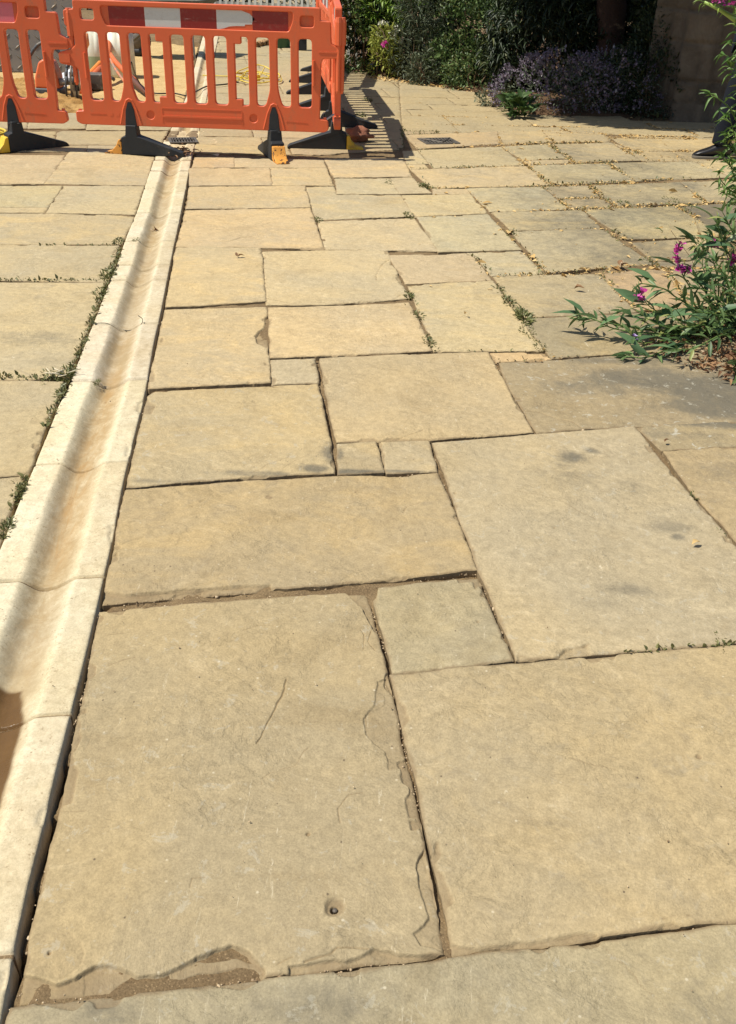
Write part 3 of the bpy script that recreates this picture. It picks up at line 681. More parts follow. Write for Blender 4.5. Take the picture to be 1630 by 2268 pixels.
# ------------------------------------------------------------------ stone drainage channel
chan = None
def channel_section(t):
    """height across the channel, t from 0 (left edge) to 1"""
    b = np.clip((t-.27)/(.75-.27), 0, 1)
    prof = np.where(b < .5, np.sin(np.clip(b/.40,0,1)*math.pi/2)**1.5, (np.cos(np.clip((b-.42)/.58,0,1)*math.pi/2))**1.15)
    prof = np.where((b>=.40)&(b<=.5), np.maximum(prof,.97), prof)
    return -.033*prof
def channel_strip(name, Ya, Yb, mat, parent, dz=0, res=.005, color=(1,1,1), seed=0, gap=.0025, attrs=True, dzl=0):
    ang = math.tan(math.radians(4))
    tt = np.linspace(0, 1, 64); W = .30
    n = max(3, int((Yb-Ya)/res)); ss = np.linspace(Ya+gap, Yb-gap, n)
    T, S = np.meshgrid(tt, ss)
    # joints run square across: left end lies a touch nearer
    Y = S - (1-T)*.045
    xl = xl_(Y)+.004; xr = xr_(Y)-.004
    X = xl + (xr-xl)*T
    wob = .022*fbm(X*5, Y*5, 31, 3)+.008*fbm(X*30, Y*6, 35, 3)
    z = channel_section(T+wob*.8) + .0012*fbm(X*20, Y*20, 41+seed, 3) + dz + .0005*fbm(X*90,Y*90,4,2)
    ed = np.minimum(T, 1-T)*W + .0022*fbm(X*60, Y*60, 51+seed, 3) - .016*sstep(.35,.6,fbm(X*9, Y*9, 55, 3))
    z = z - .006*np.exp(-np.maximum(ed,0)/.004)
    en = np.minimum(S-Ya, Yb-S); z = z - (.004*np.exp(-np.maximum(en-gap,0)/.004) if attrs else 0)
    bowl = sstep(.28,.42,T)*(1-sstep(.60,.78,T)); low = np.exp(-((T-.50)/.13)**2)
    A = {}
    if attrs:
        rust = np.exp(-((T-.50+.05*fbm(X*3,Y*2,66,3))/.15)**2)*(.28+.75*sstep(-.25,.35,fbm(X*2.5, Y*1.6, 61, 4)))
        rust = rust*(1-sstep(2.9,3.6,Y)*.35)
        Yw = (g(20,1510).y) ; Yw2 = Yw
        dwet = (Yw2 - Y) + .03*fbm(X*9, Y*9, 71, 3)
        wet = sstep(-.004,.012,dwet)*sstep(.29,.33,T+.02*fbm(X*14,Y*14,73,3))*(1-sstep(.64,.68,T+.03*fbm(X*12,Y*12,74,3)+.10*sstep(.0,.10,.12-dwet)))
        grime = bowl*(.30*sstep(-.1,.5,fbm(X*3,Y*3,81,4)))
        silt = bowl*(.95+.25*fbm(X*4,Y*2,91,3)) + (1-sstep(.0,.26,T))*.06 + sstep(.74,.80,T)*(.32+.5*np.maximum(0,fbm(X*3,Y*2.2,93,4)))
        A = dict(silt=np.clip(silt,0,1).ravel(), rust=np.clip(rust,0,1).ravel(), wet=wet.ravel(), grime=np.clip(grime,0,1).ravel())
    # skirts
    V = np.stack([X, Y, z], -1); V[:,0,2] = -.05+dzl; V[:,-1,2] = -.05+dzl
    if attrs: V[0,:,2] -= .03; V[-1,:,2] -= .03
    I = np.arange(V.shape[0]*V.shape[1]).reshape(V.shape[:2])
    Q = np.stack([I[:-1,:-1].ravel(), I[:-1,1:].ravel(), I[1:,1:].ravel(), I[1:,:-1].ravel()], 1)
    o = npobj(name, V.reshape(-1,3), Q, mat, parent, True, A)
    o.color = (*color, 1); return o
chan = channel_strip('drainage_channel', .3, 17.5, MORTAR, None, dz=-.0085, res=.02, attrs=False, gap=0, dzl=-.05)
tag(chan, 'pale dished stone drainage channel running up the left side of the paving', None, None, 'structure')
ys = [2290, 2115, 1578, 1277, 1021, 838, 713, 616, 583, 530, 467, 414, 373, 349]
Ys = [g(300, y).y if y < 1500 else g(120, y).y for y in ys]
Ys = [.35] + Ys[1:]
Ys += [7.9, 8.35]
while Ys[-1] < 16.8: Ys.append(Ys[-1]+.62)
for i in range(len(Ys)-1):
    k = random.uniform(.96, 1.04)
    if 7.2 < Ys[i] < 8.3: continue
    channel_strip('channel_block', Ys[i], Ys[i+1], CHAN, chan, dz=random.uniform(-.001,.0015), res=.004 if Ys[i] < 3 else (.008 if Ys[i]<6 else .03), color=(k, k*random.uniform(.97,1.0), k*random.uniform(.94,1)), seed=i, gap=.0022 if Ys[i] < 3 else .004)
# hole plug in the big slab
b = MB(); c = g(742,2010); b.lathe([(.0042,0),(.0046,.004),(.004,.006),(.001,.0065)], (c.x, c.y, -.012), 12); tag(b.build('iron_stub', STEEL, None, True), 'rusty iron stub set in a chipped hole in the large front slab', 'metal stub')

# ------------------------------------------------------------------ dug-out patch of sand inside the barriers
def heightfield(name, poly, res, zf, mat, parent=None):
    P = np.array(poly); x = np.arange(P[:,0].min(), P[:,0].max()+res, res); y = np.arange(P[:,1].min(), P[:,1].max()+res, res)
    gx, gy = np.meshgrid(x, y); d = sd_poly(gx, gy, P); z = zf(gx, gy, d)
    keep = d > -res*.5; cell = keep[:-1,:-1]&keep[1:,:-1]&keep[:-1,1:]&keep[1:,1:]
    idx = -np.ones(gx.shape, int); used = np.zeros(gx.shape, bool)
    used[:-1,:-1]|=cell; used[1:,:-1]|=cell; used[:-1,1:]|=cell; used[1:,1:]|=cell; idx[used]=np.arange(used.sum())
    Q = np.stack([idx[:-1,:-1][cell], idx[:-1,1:][cell], idx[1:,1:][cell], idx[1:,:-1][cell]], 1)
    return npobj(name, np.stack([gx[used], gy[used], z[used]],1), Q, mat, parent, True)
DIGc = [tuple(p) for p in DIG]
sand = heightfield('sand', DIGc, .03, lambda x,y,d: -.055+.012*fbm(x*1.5,y*1.5,5,4)+.006*fbm(x*12,y*12,6,3)+.0*d, SANDM)
tag(sand, 'levelled yellow sand in the dug-out patch inside the barriers', None, None, 'structure')
hc = g(40, 205)
HP = gp([(-400,246),(130,246),(215,238),(260,215),(130,168),(-60,158),(-400,158)])
heap = heightfield('loose_soil', HP, .018, lambda x,y,d: -.07+.10*sstep(0,.5,d)*(.6+.5*fbm(x*2.2,y*2.2,15,4))+.035*fbm(x*14,y*14,16,4)*sstep(0,.2,d), LOOSE)
tag(heap, 'heap of loose orange-brown soil behind the left barrier', None, None, 'structure')
# soil bed under hedge and right-hand plants
def bedpoly(name, pix, z, label, world=False):
    P = gp(pix) if not world else np.array(pix)
    o = heightfield(name, P, .03, lambda x,y,d: z-.02+.03*sstep(0,.12,d)+.014*fbm(x*9,y*9,25,4), SOIL); tag(o, label, None, None, 'structure'); return o
bedpoly('soil', [(-.55,12.75),(-.2,12.5),(.25,11.95),(.6,11.55),(1.0,11.1),(1.25,10.3),(1.22,9.9),(1.5,9.72),(2.1,9.75),(2.62,9.95),(4.2,9.4),(8,9.4),(8,19),(-.5,19)], .01, 'dark soil bed under the hedge and catmint', True)
BR_ = [(1.46,3.86),(1.50,3.5),(1.58,3.15),(1.75,2.9),(2.6,2.8),(3.4,4.5),(3.1,6.4),(2.5,6.35),(2.2,5.2),(1.98,4.6),(1.62,4.15)]
bedpoly('soil', BR_, .008, 'dark soil bed under the pink flowering plants at right', True)

# ------------------------------------------------------------------ traffic barriers
def round_poly(pts, r, seg=4):
    out = []; n = len(pts)
    for i in range(n):
        p0 = Vector(pts[i-1]); p = Vector(pts[i]); p1 = Vector(pts[(i+1) % n]); a = (p0-p); b = (p1-p)
        rr = r[i] if isinstance(r, (list, tuple)) else r
        rr = min(rr, a.length*.48, b.length*.48); A = p+a.normalized()*rr; B = p+b.normalized()*rr
        for k in range(seg+1):
            t = k/seg; out.append((A*(1-t)**2 + p*2*t*(1-t) + B*t*t))
    return out
def curve_plate(name, loops, half, bevel, mat):
    cu = bpy.data.curves.new(name, 'CURVE'); cu.dimensions = '2D'; cu.fill_mode = 'BOTH'; cu.extrude = half-bevel; cu.bevel_depth = bevel; cu.bevel_resolution = 2
    for L in loops:
        sp = cu.splines.new('POLY'); sp.points.add(len(L)-1); sp.use_cyclic_u = True
        for i, p in enumerate(L): sp.points[i].co = (p[0], p[1], 0, 1)
    ob = bpy.data.objects.new(name, cu); COL.objects.link(ob); dg = bpy.context.evaluated_depsgraph_get(); dg.update()
    me = bpy.data.meshes.new_from_object(ob.evaluated_get(dg)); COL.objects.unlink(ob); bpy.data.objects.remove(ob)
    co = np.empty(len(me.vertices)*3, np.float32); me.vertices.foreach_get('co', co); co = co.reshape(-1,3)
    V = np.stack([co[:,0], co[:,2], co[:,1]], 1)   # plate stands in XZ
    F = [tuple(p.vertices) for p in me.polygons]
    bpy.data.meshes.remove(me)
    return V, F
def panel_mesh():
    out = [(.83,.978),(.83,.90),(.90,.897),(.905,.765),(.958,.737),(.958,.682),(.852,.679),(.835,.64),(.828,.300),(.828,.276),(.885,.272),(.892,.215),(.862,.200),
           (-.862,.200),(-.892,.215),(-.892,.276),(-.835,.28),(-.836,.55),(-.86,.575),(-.965,.592),(-.965,.652),(-.872,.676),(-.842,.703),(-.848,.812),(-.900,.828),(-.900,.915),(-.83,.922),(-.83,.978)]
    loops = [round_poly(out, .012, 3)]
    for i in range(-5, 6):
        c = i*.1462; w = .052; zt, zb = .797, .350
        L = [(c-w, zt), (c+w, zt), (c+w, zb), (c-w, zb)]
        if abs(i) == 4: # flared toward foot post at .51
            s = 1 if i > 0 else -1
            L = [(c-w, zt),(c+w, zt),(c+w-(0 if s<0 else 0), zb),(c-w, zb)]
            if s > 0: L = [(c-w, zt),(c+w, zt),(c+w, zb),(c-w+.034, zb),(c-w, .46)]
            else: L = [(c-w, zt),(c+w, zt),(c+w, .46),(c+w-.034, zb),(c-w, zb)]
        if abs(i) == 3:
            s = 1 if i > 0 else -1
            if s > 0: L = [(c-w, zt),(c+w, zt),(c+w, .46),(c+w-.034, zb),(c-w, zb)]
            else: L = [(c-w, zt),(c+w, zt),(c+w, zb),(c-w+.034, zb),(c-w, .46)]
        if abs(i) == 2:
            s = 1 if i > 0 else -1; k = .047
            if s > 0: L = [(c-w+k, zt),(c+w, zt),(c+w, zb),(c-w+k, zb),(c-w+k, zb+.04),(c-w, zb+.04),(c-w, zt-.045),(c-w+k, zt-.045)]
            else: L = [(c-w, zt),(c+w-k, zt),(c+w-k, zt-.045),(c+w, zt-.045),(c+w, zb+.04),(c+w-k, zb+.04),(c+w-k, zb),(c-w, zb)]
            loops.append(round_poly(L, [.03,.006,.004,.004,.004,.004,.006,.03] if s < 0 else [.006,.03,.03,.006,.004,.004,.004,.004], 4)); continue
        loops.append(round_poly(L, .034 if len(L)==4 else [.034,.034,.03,.03,.10] if (i in (4,)) else .032, 5))
    # hand holes and the sign recess
    for s in (-1, 1):
        loops.append(round_poly([(s*.745-.052,.938),(s*.745+.052,.938),(s*.745+.052,.858),(s*.745-.052,.858)], .025, 4))
    loops.append(round_poly([(-.655,.958),(.655,.958),(.655,.90),(.625,.827),(-.625,.827),(-.655,.90)], .02, 4))
    # shallow rounds low down
    for s in (-1, 1):
        c = s*.365; loops.append([Vector((c+.033*math.cos(a), .272+.033*math.sin(a))) for a in np.linspace(0, 2*math.pi, 20, endpoint=False)])
    V1, F1 = curve_plate('p', loops, .024, .006, None)
    mb = MB(); mb.add(V1, F1)
    mb.box((0,0,.892), (1.30,.022,.128)); 
    for s in (-1,1): mb.box((s*.365,0,.272), (.07,.030,.07))
    mb.box((.745,.006,.898), (.10,.018,.078))      # closed hand hole at this end
    mb.box((0,-.026,.268), (.56,.006,.012)); mb.box((0,-.0245,.322), (.56,.004,.006))
    for s in (-1,1): mb.box((s*.283,-.0245,.273), (.006,.004,.09))
    # raised rim around each foot socket
    for s in (-1,1):
        c = s*.51
        mb.tube([(c-.075,-.022,.204),(c-.045,-.024,.31),(c-.02,-.024,.365),(c,-.024,.375),(c+.02,-.024,.365),(c+.045,-.024,.31),(c+.075,-.022,.204)], .007, 6)
    mb.tube([(-.79,-.024,.50),(-.79,-.028,.66)], .010, 6); mb.tube([(.79,-.024,.50),(.79,-.028,.66)], .010, 6)
    mb.box((.89,-.024,.715), (.13,.006,.010)); mb.box((.87,0,.283),(.02,.02,.02)); mb.box((-.87,0,.283),(.02,.02,.02))
    # faint moulded dashes, too worn to read
    for k in range(12): mb.box((.60+k*.013,-.0245,.262-.0006*k), (.008,.003,.006+.003*(k%3==0)))
    for k in range(9): mb.box((-.79+k*.013,-.0245,.270), (.008,.003,.006+.003*(k%3==1)))
    for k in range(2): mb.box((-.645+k*.045,-.0238,.268), (.022,.003,.020))
    # hanging pin
    mb.tube([(.985,0,.93),(.985,0,.90),(.985,0,.76)], [.020,.026,.026], 8); mb.tube([(.985,0,.76),(.985,0,.47),(.985,0,.45)], [.017,.016,.008], 8)
    mb.box((.965,0,.715), (.04,.03,.06)); mb.box((-.93,0,.622), (.075,.062,.055))
    o = mb.build('panel', ORANGE)
    try: o.data.shade_auto_smooth(angle=math.radians(40))
    except Exception: pass
    bpy.data.objects.remove(o, do_unlink=False) if False else None
    me = o.data; bpy.data.objects.remove(o); return me
PANEL = panel_mesh()
def strip_mesh(x0, x1, torn=False):
    z0, z1 = .834, .951; y = -.0125
    if torn: P = [(x0,z1),(x0+.17,z1),(x0+.225,z1-.018),(x0+.26,z1-.05),(x1,z1-.07),(x1-.002,z1-.082),(x1-.05,z1-.084),(x1-.052,z1-.094),(x0+.13,z1-.095),(x0+.085,z1-.099),(x0+.05,z0+.006),(x0+.02,z0),(x0,z0)]
    else: P = [(x0,z1),(x1,z1),(x1,z0),(x0,z0)]
    n = len(P); V = [(a,y,b) for a,b in P]+[(a,y+.0015,b) for a,b in P]
    F = [tuple(range(n-1,-1,-1)), tuple(range(n,2*n))]+[(i,(i+1)%n,n+(i+1)%n,n+i) for i in range(n)]
    return V, F
FOOT = None
def foot_parts(parent, px, ang, capmat, cap=True, flip=False):
    """a moulded rubber foot under socket px, long arm towards ang (panel frame)"""
    f = empty('foot', (px,0,0), ang); f.parent = parent
    prof = [(.37,0),(.375,.012),(.355,.030),(.10,.112),(.045,.128),(.038,.20),(-.038,.20),(-.045,.128),(-.075,.118),(-.075,0)]
    wid = [.030,.030,.032,.045,.046,.040,.040,.046,.05,.05]
    m = MB(); n = len(prof)
    V = [(a,-w,z) for (a,z),w in zip(prof,wid)]+[(a,w,z) for (a,z),w in zip(prof,wid)]
    m.add(V, [tuple(range(n)), tuple(range(2*n-1,n-1,-1))]+[(i,n+i,n+(i+1)%n,(i+1)%n) for i in range(n)])
    body = m.build('foot', BLACK, parent, bevel=.008)
    body.location = (px,0,0); body.rotation_euler = (0,0,ang); COL.objects.unlink(f); bpy.data.objects.remove(f)
    # upper spike sits in the panel socket, square to the panel
    sp = MB(); V = []
    for z, w, y0 in ((.188,.042,-.030),(.30,.030,-.030),(.352,.012,-.028)):
        V += [(-w,y0,z),(w,y0,z),(w,.026,z),(-w,.026,z)]
    sp.add(V, [(0,1,2,3)]+[(4*k+i,4*k+(i+1)%4,4*k+4+(i+1)%4,4*k+4+i) for k in range(2) for i in range(4)]+[(8,9,10,11)])
    s_ = sp.build('spike', BLACK, body, bevel=.004); s_.rotation_euler = (0,0,-ang)
    if cap:
        pc = [(-.077,.104),(-.10,.100),(-.118,.060),(-.150,.028),(-.205,.012),(-.210,.0),(-.077,0)]; n = len(pc); w = .047
        m = MB(); V = [(a,-w,z) for a,z in pc]+[(a,w,z) for a,z in pc]
        m.add(V, [tuple(range(n)), tuple(range(2*n-1,n-1,-1))]+[(i,n+i,n+(i+1)%n,(i+1)%n) for i in range(n)])
        m.build('end_cap', capmat, body, bevel=.006)
    return body
def barrier(loc, rz, label, feet, strips=True, caps=(YEL,YEL), cap=(True,True), torn=True, pink=False):
    r = empty('traffic_barrier', loc, rz); tag(r, label, 'traffic barrier', 'orange plastic barriers around the works')
    o = link(bpy.data.objects.new('panel', PANEL), r)
    xs = [-.605,-.336,-.067,.202,.471,.72]
    mats = [REDR,WHTR,REDR,WHTR,REDR] if not pink else [PINKR,WHTR,PINKR,WHTR,PINKR]
    for i in range(5):
        a, b_ = -.600+i*.2435, -.600+(i+1)*.2435
        if pink: a -= .0; 
        V, F = strip_mesh(a+.001, b_-.001, torn and i == 3)
        pyobj('reflective_strip', V, F, mats[i], r)
    foot_parts(r, -.51, feet[0], caps[0], cap[0]); foot_parts(r, .51, feet[1], caps[1], cap[1])
    return r
D2 = math.radians
barrier((-1.273,7.30,0), D2(0), 'nearest orange barrier facing the camera with dark red and white reflective strips', (D2(-4), D2(112)), caps=(YELWORN, YELWORN))
barrier((-3.13,7.27,0), D2(1.5), 'orange barrier at the left edge with a faded pink strip and yellow foot ends', (D2(10), D2(38)), pink=True, torn=False)
def side(p0, p1, label, feet, caps, cap):
    d = Vector(p1)-Vector(p0); c = (Vector(p0)+Vector(p1))/2; return barrier((c.x,c.y,0), math.atan2(-d.y,-d.x), label, feet, caps=caps, cap=cap, torn=False)
side((-.318,7.38),(-.43,9.16), 'orange barrier running away from the corner, seen end on, casting the slotted shadow', (D2(82), D2(-88)), (BLACK, YEL), (True, True))
side((-.45,9.26),(-.66,11.03), 'orange barrier second from the corner in the row running away, standing beyond the first', (D2(-88), D2(-88)), (BLACK, BLACK), (False, False))
side((-.68,11.14),(-.60,12.9), 'orange barrier farthest from the corner, mostly hidden behind the others in its row', (D2(-88), D2(-88)), (BLACK, BLACK), (False, False))
# ------------------------------------------------------------------ stone wall with a buttress, tree
def wall_mesh():
    p0 = np.array([2.50,10.12]); p1 = np.array([5.9,8.25]); L = np.linalg.norm(p1-p0); dr = (p1-p0)/L; nr = np.array([dr[1],-dr[0]])   # outward, towards the camera
    s = np.arange(0, L, .02); z = np.arange(-.06, 2.9, .02); S, Z = np.meshgrid(s, z)
    out = .10*sstep(.30,.36,S)*(1-sstep(.62,.70,S)) + .05*sstep(.24,.30,S)*(1-sstep(.74,.80,S))
    out = np.where(S < .2, -.05, out)
    courses = [-.1,.15,.34,.66,.92,1.25,1.5,1.85,2.2,2.5,3.0]; gz = np.full(S.shape, 1e9); gs = np.full(S.shape, 1e9); tone = np.zeros(S.shape)
    rr = random.Random(3)
    for k in range(len(courses)-1):
        a, b = courses[k], courses[k+1]; m = (Z >= a)&(Z < b); gz = np.where(m, np.minimum(Z-a, b-Z), gz)
        u = rr.uniform(-.3,0)
        while u < L:
            w = rr.uniform(.35,.8); mm = m&(S>=u)&(S<u+w); gs = np.where(mm, np.minimum(S-u, u+w-S), gs); tone = np.where(mm, rr.random(), tone); u += w
    gd = np.minimum(gz, gs)+.006*fbm(S*14,Z*14,4,3)
    out = out - .030*np.exp(-np.maximum(gd,0)/.010) + .012*fbm(S*3,Z*3,7,5) + .006*fbm(S*22,Z*22,8,4) + .008*(tone-.5)
    X = p0[0]+dr[0]*S+nr[0]*out; Y = p0[1]+dr[1]*S+nr[1]*out
    n, m = X.shape; I = np.arange(n*m).reshape(n,m)
    Q = np.stack([I[:-1,:-1].ravel(), I[:-1,1:].ravel(), I[1:,1:].ravel(), I[1:,:-1].ravel()],1)
    V = np.stack([X.ravel(),Y.ravel(),Z.ravel()],1)
    # back, ends and top
    th = .38; b = len(V); A = [(p0[0]-nr[0]*.06,p0[1]-nr[1]*.06),(p1[0],p1[1]),(p1[0]-nr[0]*th,p1[1]-nr[1]*th),(p0[0]-nr[0]*th,p0[1]-nr[1]*th)]
    V2 = [(x,y,-.1) for x,y in A]+[(x,y,2.885) for x,y in A]
    V = np.vstack([V, np.array(V2)]); Q = np.vstack([Q, np.array([(b+1,b+2,b+6,b+5),(b+2,b+3,b+7,b+6),(b+3,b,b+4,b+7),(b+4,b+5,b+6,b+7)])])
    t_ = np.concatenate([tone.ravel(), np.zeros(8)])
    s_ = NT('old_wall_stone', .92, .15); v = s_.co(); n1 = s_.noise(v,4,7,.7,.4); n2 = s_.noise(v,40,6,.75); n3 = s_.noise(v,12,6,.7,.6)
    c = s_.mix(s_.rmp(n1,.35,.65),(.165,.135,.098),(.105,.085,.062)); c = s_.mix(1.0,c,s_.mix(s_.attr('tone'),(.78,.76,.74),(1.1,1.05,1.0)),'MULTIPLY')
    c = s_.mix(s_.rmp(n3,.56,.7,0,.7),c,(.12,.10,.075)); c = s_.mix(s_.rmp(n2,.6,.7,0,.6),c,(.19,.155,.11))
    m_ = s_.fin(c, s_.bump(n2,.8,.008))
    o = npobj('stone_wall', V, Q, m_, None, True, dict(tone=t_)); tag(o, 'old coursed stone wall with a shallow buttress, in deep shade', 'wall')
wall_mesh()

BARK = mat_simple('bark', (.05,.030,.022), .9, .15, .4, 9, .02, 16, dirt=(.30,.20,.12), dsc=5, dth=(.55,.72))  # dark bark broken by paler flecks
STEMG = mat_simple('green_stem', (.12,.19,.045), .5, .3, .2, 30)
STEMD = mat_simple('dry_stem', (.13,.09,.05), .7, .2, .2, 30)
L_DARK = mat_leaf('dark_evergreen_leaf', (.014,.026,.011), (.045,.065,.026), (.09,.10,.03), .5, .12)
L_MID = mat_leaf('mid_green_leaf', (.05,.095,.028), (.16,.23,.075), (.26,.28,.10))
L_GREY = mat_leaf('grey_green_leaf', (.075,.10,.055), (.17,.20,.12), (.05,.07,.035), .6, .15)
L_BRI = mat_leaf('bright_green_leaf', (.13,.24,.03), (.27,.38,.07), (.08,.16,.03))
L_PEA = mat_leaf('blue_green_leaf', (.06,.115,.035), (.17,.25,.09), (.34,.36,.12), .45, .25)
L_PURP = mat_leaf('mauve_flower', (.11,.085,.125), (.22,.18,.23), (.36,.33,.34), .7, .2)
L_WHITE = mat_leaf('white_flower', (.62,.62,.50), (.75,.74,.66), None, .7, .2)
L_MAG = mat_leaf('magenta_petal', (.60,.05,.34), (.80,.18,.55), (.45,.03,.22), .5, .3)
L_LIL = mat_leaf('lilac_petal', (.50,.36,.66), (.66,.52,.78), None, .5, .3)
L_BRN = mat_leaf('dead_leaf', (.12,.055,.025), (.30,.17,.08), (.50,.38,.25), .8, .1)
L_STRAW = mat_leaf('straw_petal', (.46,.29,.10), (.64,.46,.21), (.30,.17,.06), .8, .1)
L_YG = mat_leaf('yellow_green_leaf', (.26,.31,.05), (.42,.44,.10), None, .6, .25)

def leaves_arrays(C, D, S, wr=.3, fold=.12, droop=.15, rolls=None):
    C = np.asarray(C, float); D = np.asarray(D, float); S = np.asarray(S, float); N = len(C)
    D = D/np.maximum(np.linalg.norm(D,axis=1,keepdims=True),1e-9)
    R_ = RNG.normal(size=(N,3)); 
    up = np.tile(np.array([0,0,1.]),(N,1)) + R_*.45
    X = np.cross(D, up); X /= np.maximum(np.linalg.norm(X,axis=1,keepdims=True),1e-9); Z = np.cross(X, D)
    base = np.array([(0,0,0),(0,.5,0),(0,1,-droop),(-wr/2,.38,fold),(wr/2,.38,fold),(-wr/2*.75,.68,fold*.7-droop*.3),(wr/2*.75,.68,fold*.7-droop*.3)])
    V = C[:,None,:] + (base[None,:,0:1]*X[:,None]+base[None,:,1:2]*D[:,None]+base[None,:,2:3]*Z[:,None])*S[:,None,None]
    q = np.array([(0,1,3,3),(0,4,1,1),(3,1,5,5),(1,4,6,6),(1,2,5,5),(1,6,2,2)])[:, :3]
    Q = (q[None]+(np.arange(N)*7)[:,None,None]).reshape(-1,3)
    return V.reshape(-1,3), Q
def leaves(name, C, D, S, mat, parent=None, **k):
    V, Q = leaves_arrays(C, D, S, **k); return npobj(name, V, Q, mat, parent, False)
def ell_pts(n, c, r, lo=.55, hi=1.0, clump=.5, seed=0, freq=4.0, top=False):
    P = RNG.normal(size=(n*3,3)); P /= np.linalg.norm(P,axis=1,keepdims=True)
    if top: P = P[P[:,2] > -.15]
    rad = RNG.uniform(lo**3, hi**3, len(P))**(1/3)
    Q = P*rad[:,None]*np.array(r)+np.array(c)
    nz = vnoise(Q[:,0]*freq+Q[:,2]*freq*.7+seed, Q[:,1]*freq-Q[:,2]*freq*.9, 3+seed)
    k = nz > clump*.75; Q = Q[k][:n]; P = P[k][:n]
    return Q, P
def shrub(name, label, cat, loc, parts, mat, size, n, wr=.35, group=None, stems=5, outw=.8, upw=.4, clump=.5, rnd=.6, droop=.15, smat=None, flowers=None, freq=5, zmin=.0):
    r = empty(name, loc); tag(r, label, cat, group)
    VV = []; QQ = []; off = 0; tot = sum(p[6] if len(p) > 6 else 1 for p in parts)
    for i, p in enumerate(parts):
        k = int(n*(p[6] if len(p) > 6 else 1)/tot); C, P = ell_pts(k, p[:3], p[3:6], .5, 1.02, clump, i*7+len(name), freq)
        m = C[:,2] > zmin; C = C[m]; P = P[m]
        D = P*outw + RNG.normal(size=P.shape)*rnd + np.array([0,0,upw])
        V, Q = leaves_arrays(C, D, size*RNG.lognormal(0,.28,len(C)), wr=wr, droop=droop); VV.append(V); QQ.append(Q+off); off += len(V)
    npobj('foliage', np.vstack(VV), np.vstack(QQ), mat, r, False)
    if stems:
        for k in range(stems):
            m = MB(); p = random.choice(parts); a = Vector((random.uniform(-.12,.12), random.uniform(-.08,.08), -.02)); b_ = Vector((p[0]+random.uniform(-1,1)*p[3]*.7, p[1]+random.uniform(-1,1)*p[4]*.6, p[2]+p[5]*.5*random.uniform(.2,1)))
            mid = (a+b_)/2+Vector((random.uniform(-.06,.06),random.uniform(-.06,.06),.05)); m.tube([a, mid, b_], [.011,.008,.004], 6); m.build('stem', smat or STEMD, r, True)
    if flowers:
        fm, fn, fs, sel = flowers; C = []
        for p in parts:
            c_, P_ = ell_pts(int(fn/len(parts))+3, p[:3], p[3:6], .98, 1.07, clump, 3, freq); C.append(c_)
        C = np.vstack(C); C = C[[bool(sel(c)) for c in C]]
        for c in C[:fn]:
            k = 12; cc_ = c+RNG.normal(size=(k,3))*fs*.22
            leaves('flower', cc_, RNG.normal(size=(k,3))+np.array([0,-.3,.5]), fs*RNG.lognormal(0,.2,k), fm, r, wr=.8, droop=.05)
    return r

# tree: red-brown trunk behind the catmint, wide dark crown over the wall
tr = empty('tree', (2.35,11.35,0)); tag(tr, 'dark evergreen tree with a pale-flecked reddish trunk, overhanging the wall and catmint', 'tree')
m = MB(); pts = []; rs = []
for k in range(14):
    z = k*.22-.05; pts.append((.05*math.sin(k*.7)-.10*z*.3, -.02*k*.6+.02*math.cos(k), z)); rs.append(.155*(1-.025*k)*(1+.12*math.sin(k*1.9)) + (.06 if k == 0 else 0))
m.tube(pts, rs, 18); m.build('trunk', BARK, tr, True)
m = MB()
for k in range(9):
    a = k*2.3; z0 = 1.35+.16*k; m.tube([(0,-.2,z0),(math.cos(a)*.5-.25,math.sin(a)*.4-.4,z0+.35),(math.cos(a)*1.2-.5,math.sin(a)*.9-.8,z0+.6)], [.06,.04,.02], 7)
m.build('branches', BARK, tr, True)
VV=[];QQ=[];off=0
for i,(c,r_,n) in enumerate([((-1.15,-1.35,2.5),(.85,.85,.65),5200),((-.2,-1.2,2.9),(1.2,1.0,.75),6500),((.9,-1.0,3.0),(1.2,1.0,.8),6000),((0,-.2,3.6),(1.5,1.3,.9),5000),((-.8,-.1,2.2),(.9,.8,.7),4500),((1.6,-1.9,3.1),(.9,.8,.6),4500),((-1.45,-2.0,3.1),(.95,.62,.6),7000),((-.5,-2.1,3.3),(1.0,.7,.6),7000),((.5,-2.3,3.5),(1.0,.8,.6),6000),((-.6,-1.7,2.3),(.8,.5,.5),6000),((.2,-1.5,2.2),(.8,.6,.5),6000),((.3,.6,2.6),(1.2,.8,1.1),3500)]):
    C,P = ell_pts(n,c,r_,.2,1.0,.30,i*5,2.2); V,Q = leaves_arrays(C,P*.6+RNG.normal(size=P.shape)*.7,.11*RNG.lognormal(0,.25,len(C)),wr=.42,droop=.3); VV.append(V);QQ.append(Q+off);off+=len(V)
npobj('crown', np.vstack(VV), np.vstack(QQ), L_DARK, tr, False)

# hedge and border plants, left to right
shrub('shrub', 'dark glossy shrub tight against the white picket fence behind the barriers', 'shrub', (-.28,12.62,0), [(0,0,.28,.30,.25,.36),(-.02,.1,.75,.28,.25,.35)], L_MID, .045, 2600, .45, outw=.9, clump=.55)
shrub('euphorbia', 'bright lime-green bushy plant with drooping pointed leaves, top left of the hedge', 'plant', (.02,12.62,0), [(.05,-.05,.80,.34,.28,.26,2),(-.15,.05,.62,.24,.2,.22,1),(.25,.02,.70,.22,.2,.26,1)], L_BRI, .095, 950, .22, outw=.9, upw=.1, droop=.35, stems=6, smat=STEMG, clump=.45)
shrub('flowering_plant', 'leafy plant with small heads of white flowers at the foot of the hedge', 'plant', (.02,12.22,0), [(0,0,.20,.20,.16,.24,1.2),(-.02,0,.42,.16,.14,.14,.6)], L_YG, .055, 900, .28, flowers=(L_WHITE, 16, .040, lambda c: c[2] > .34), clump=.4)
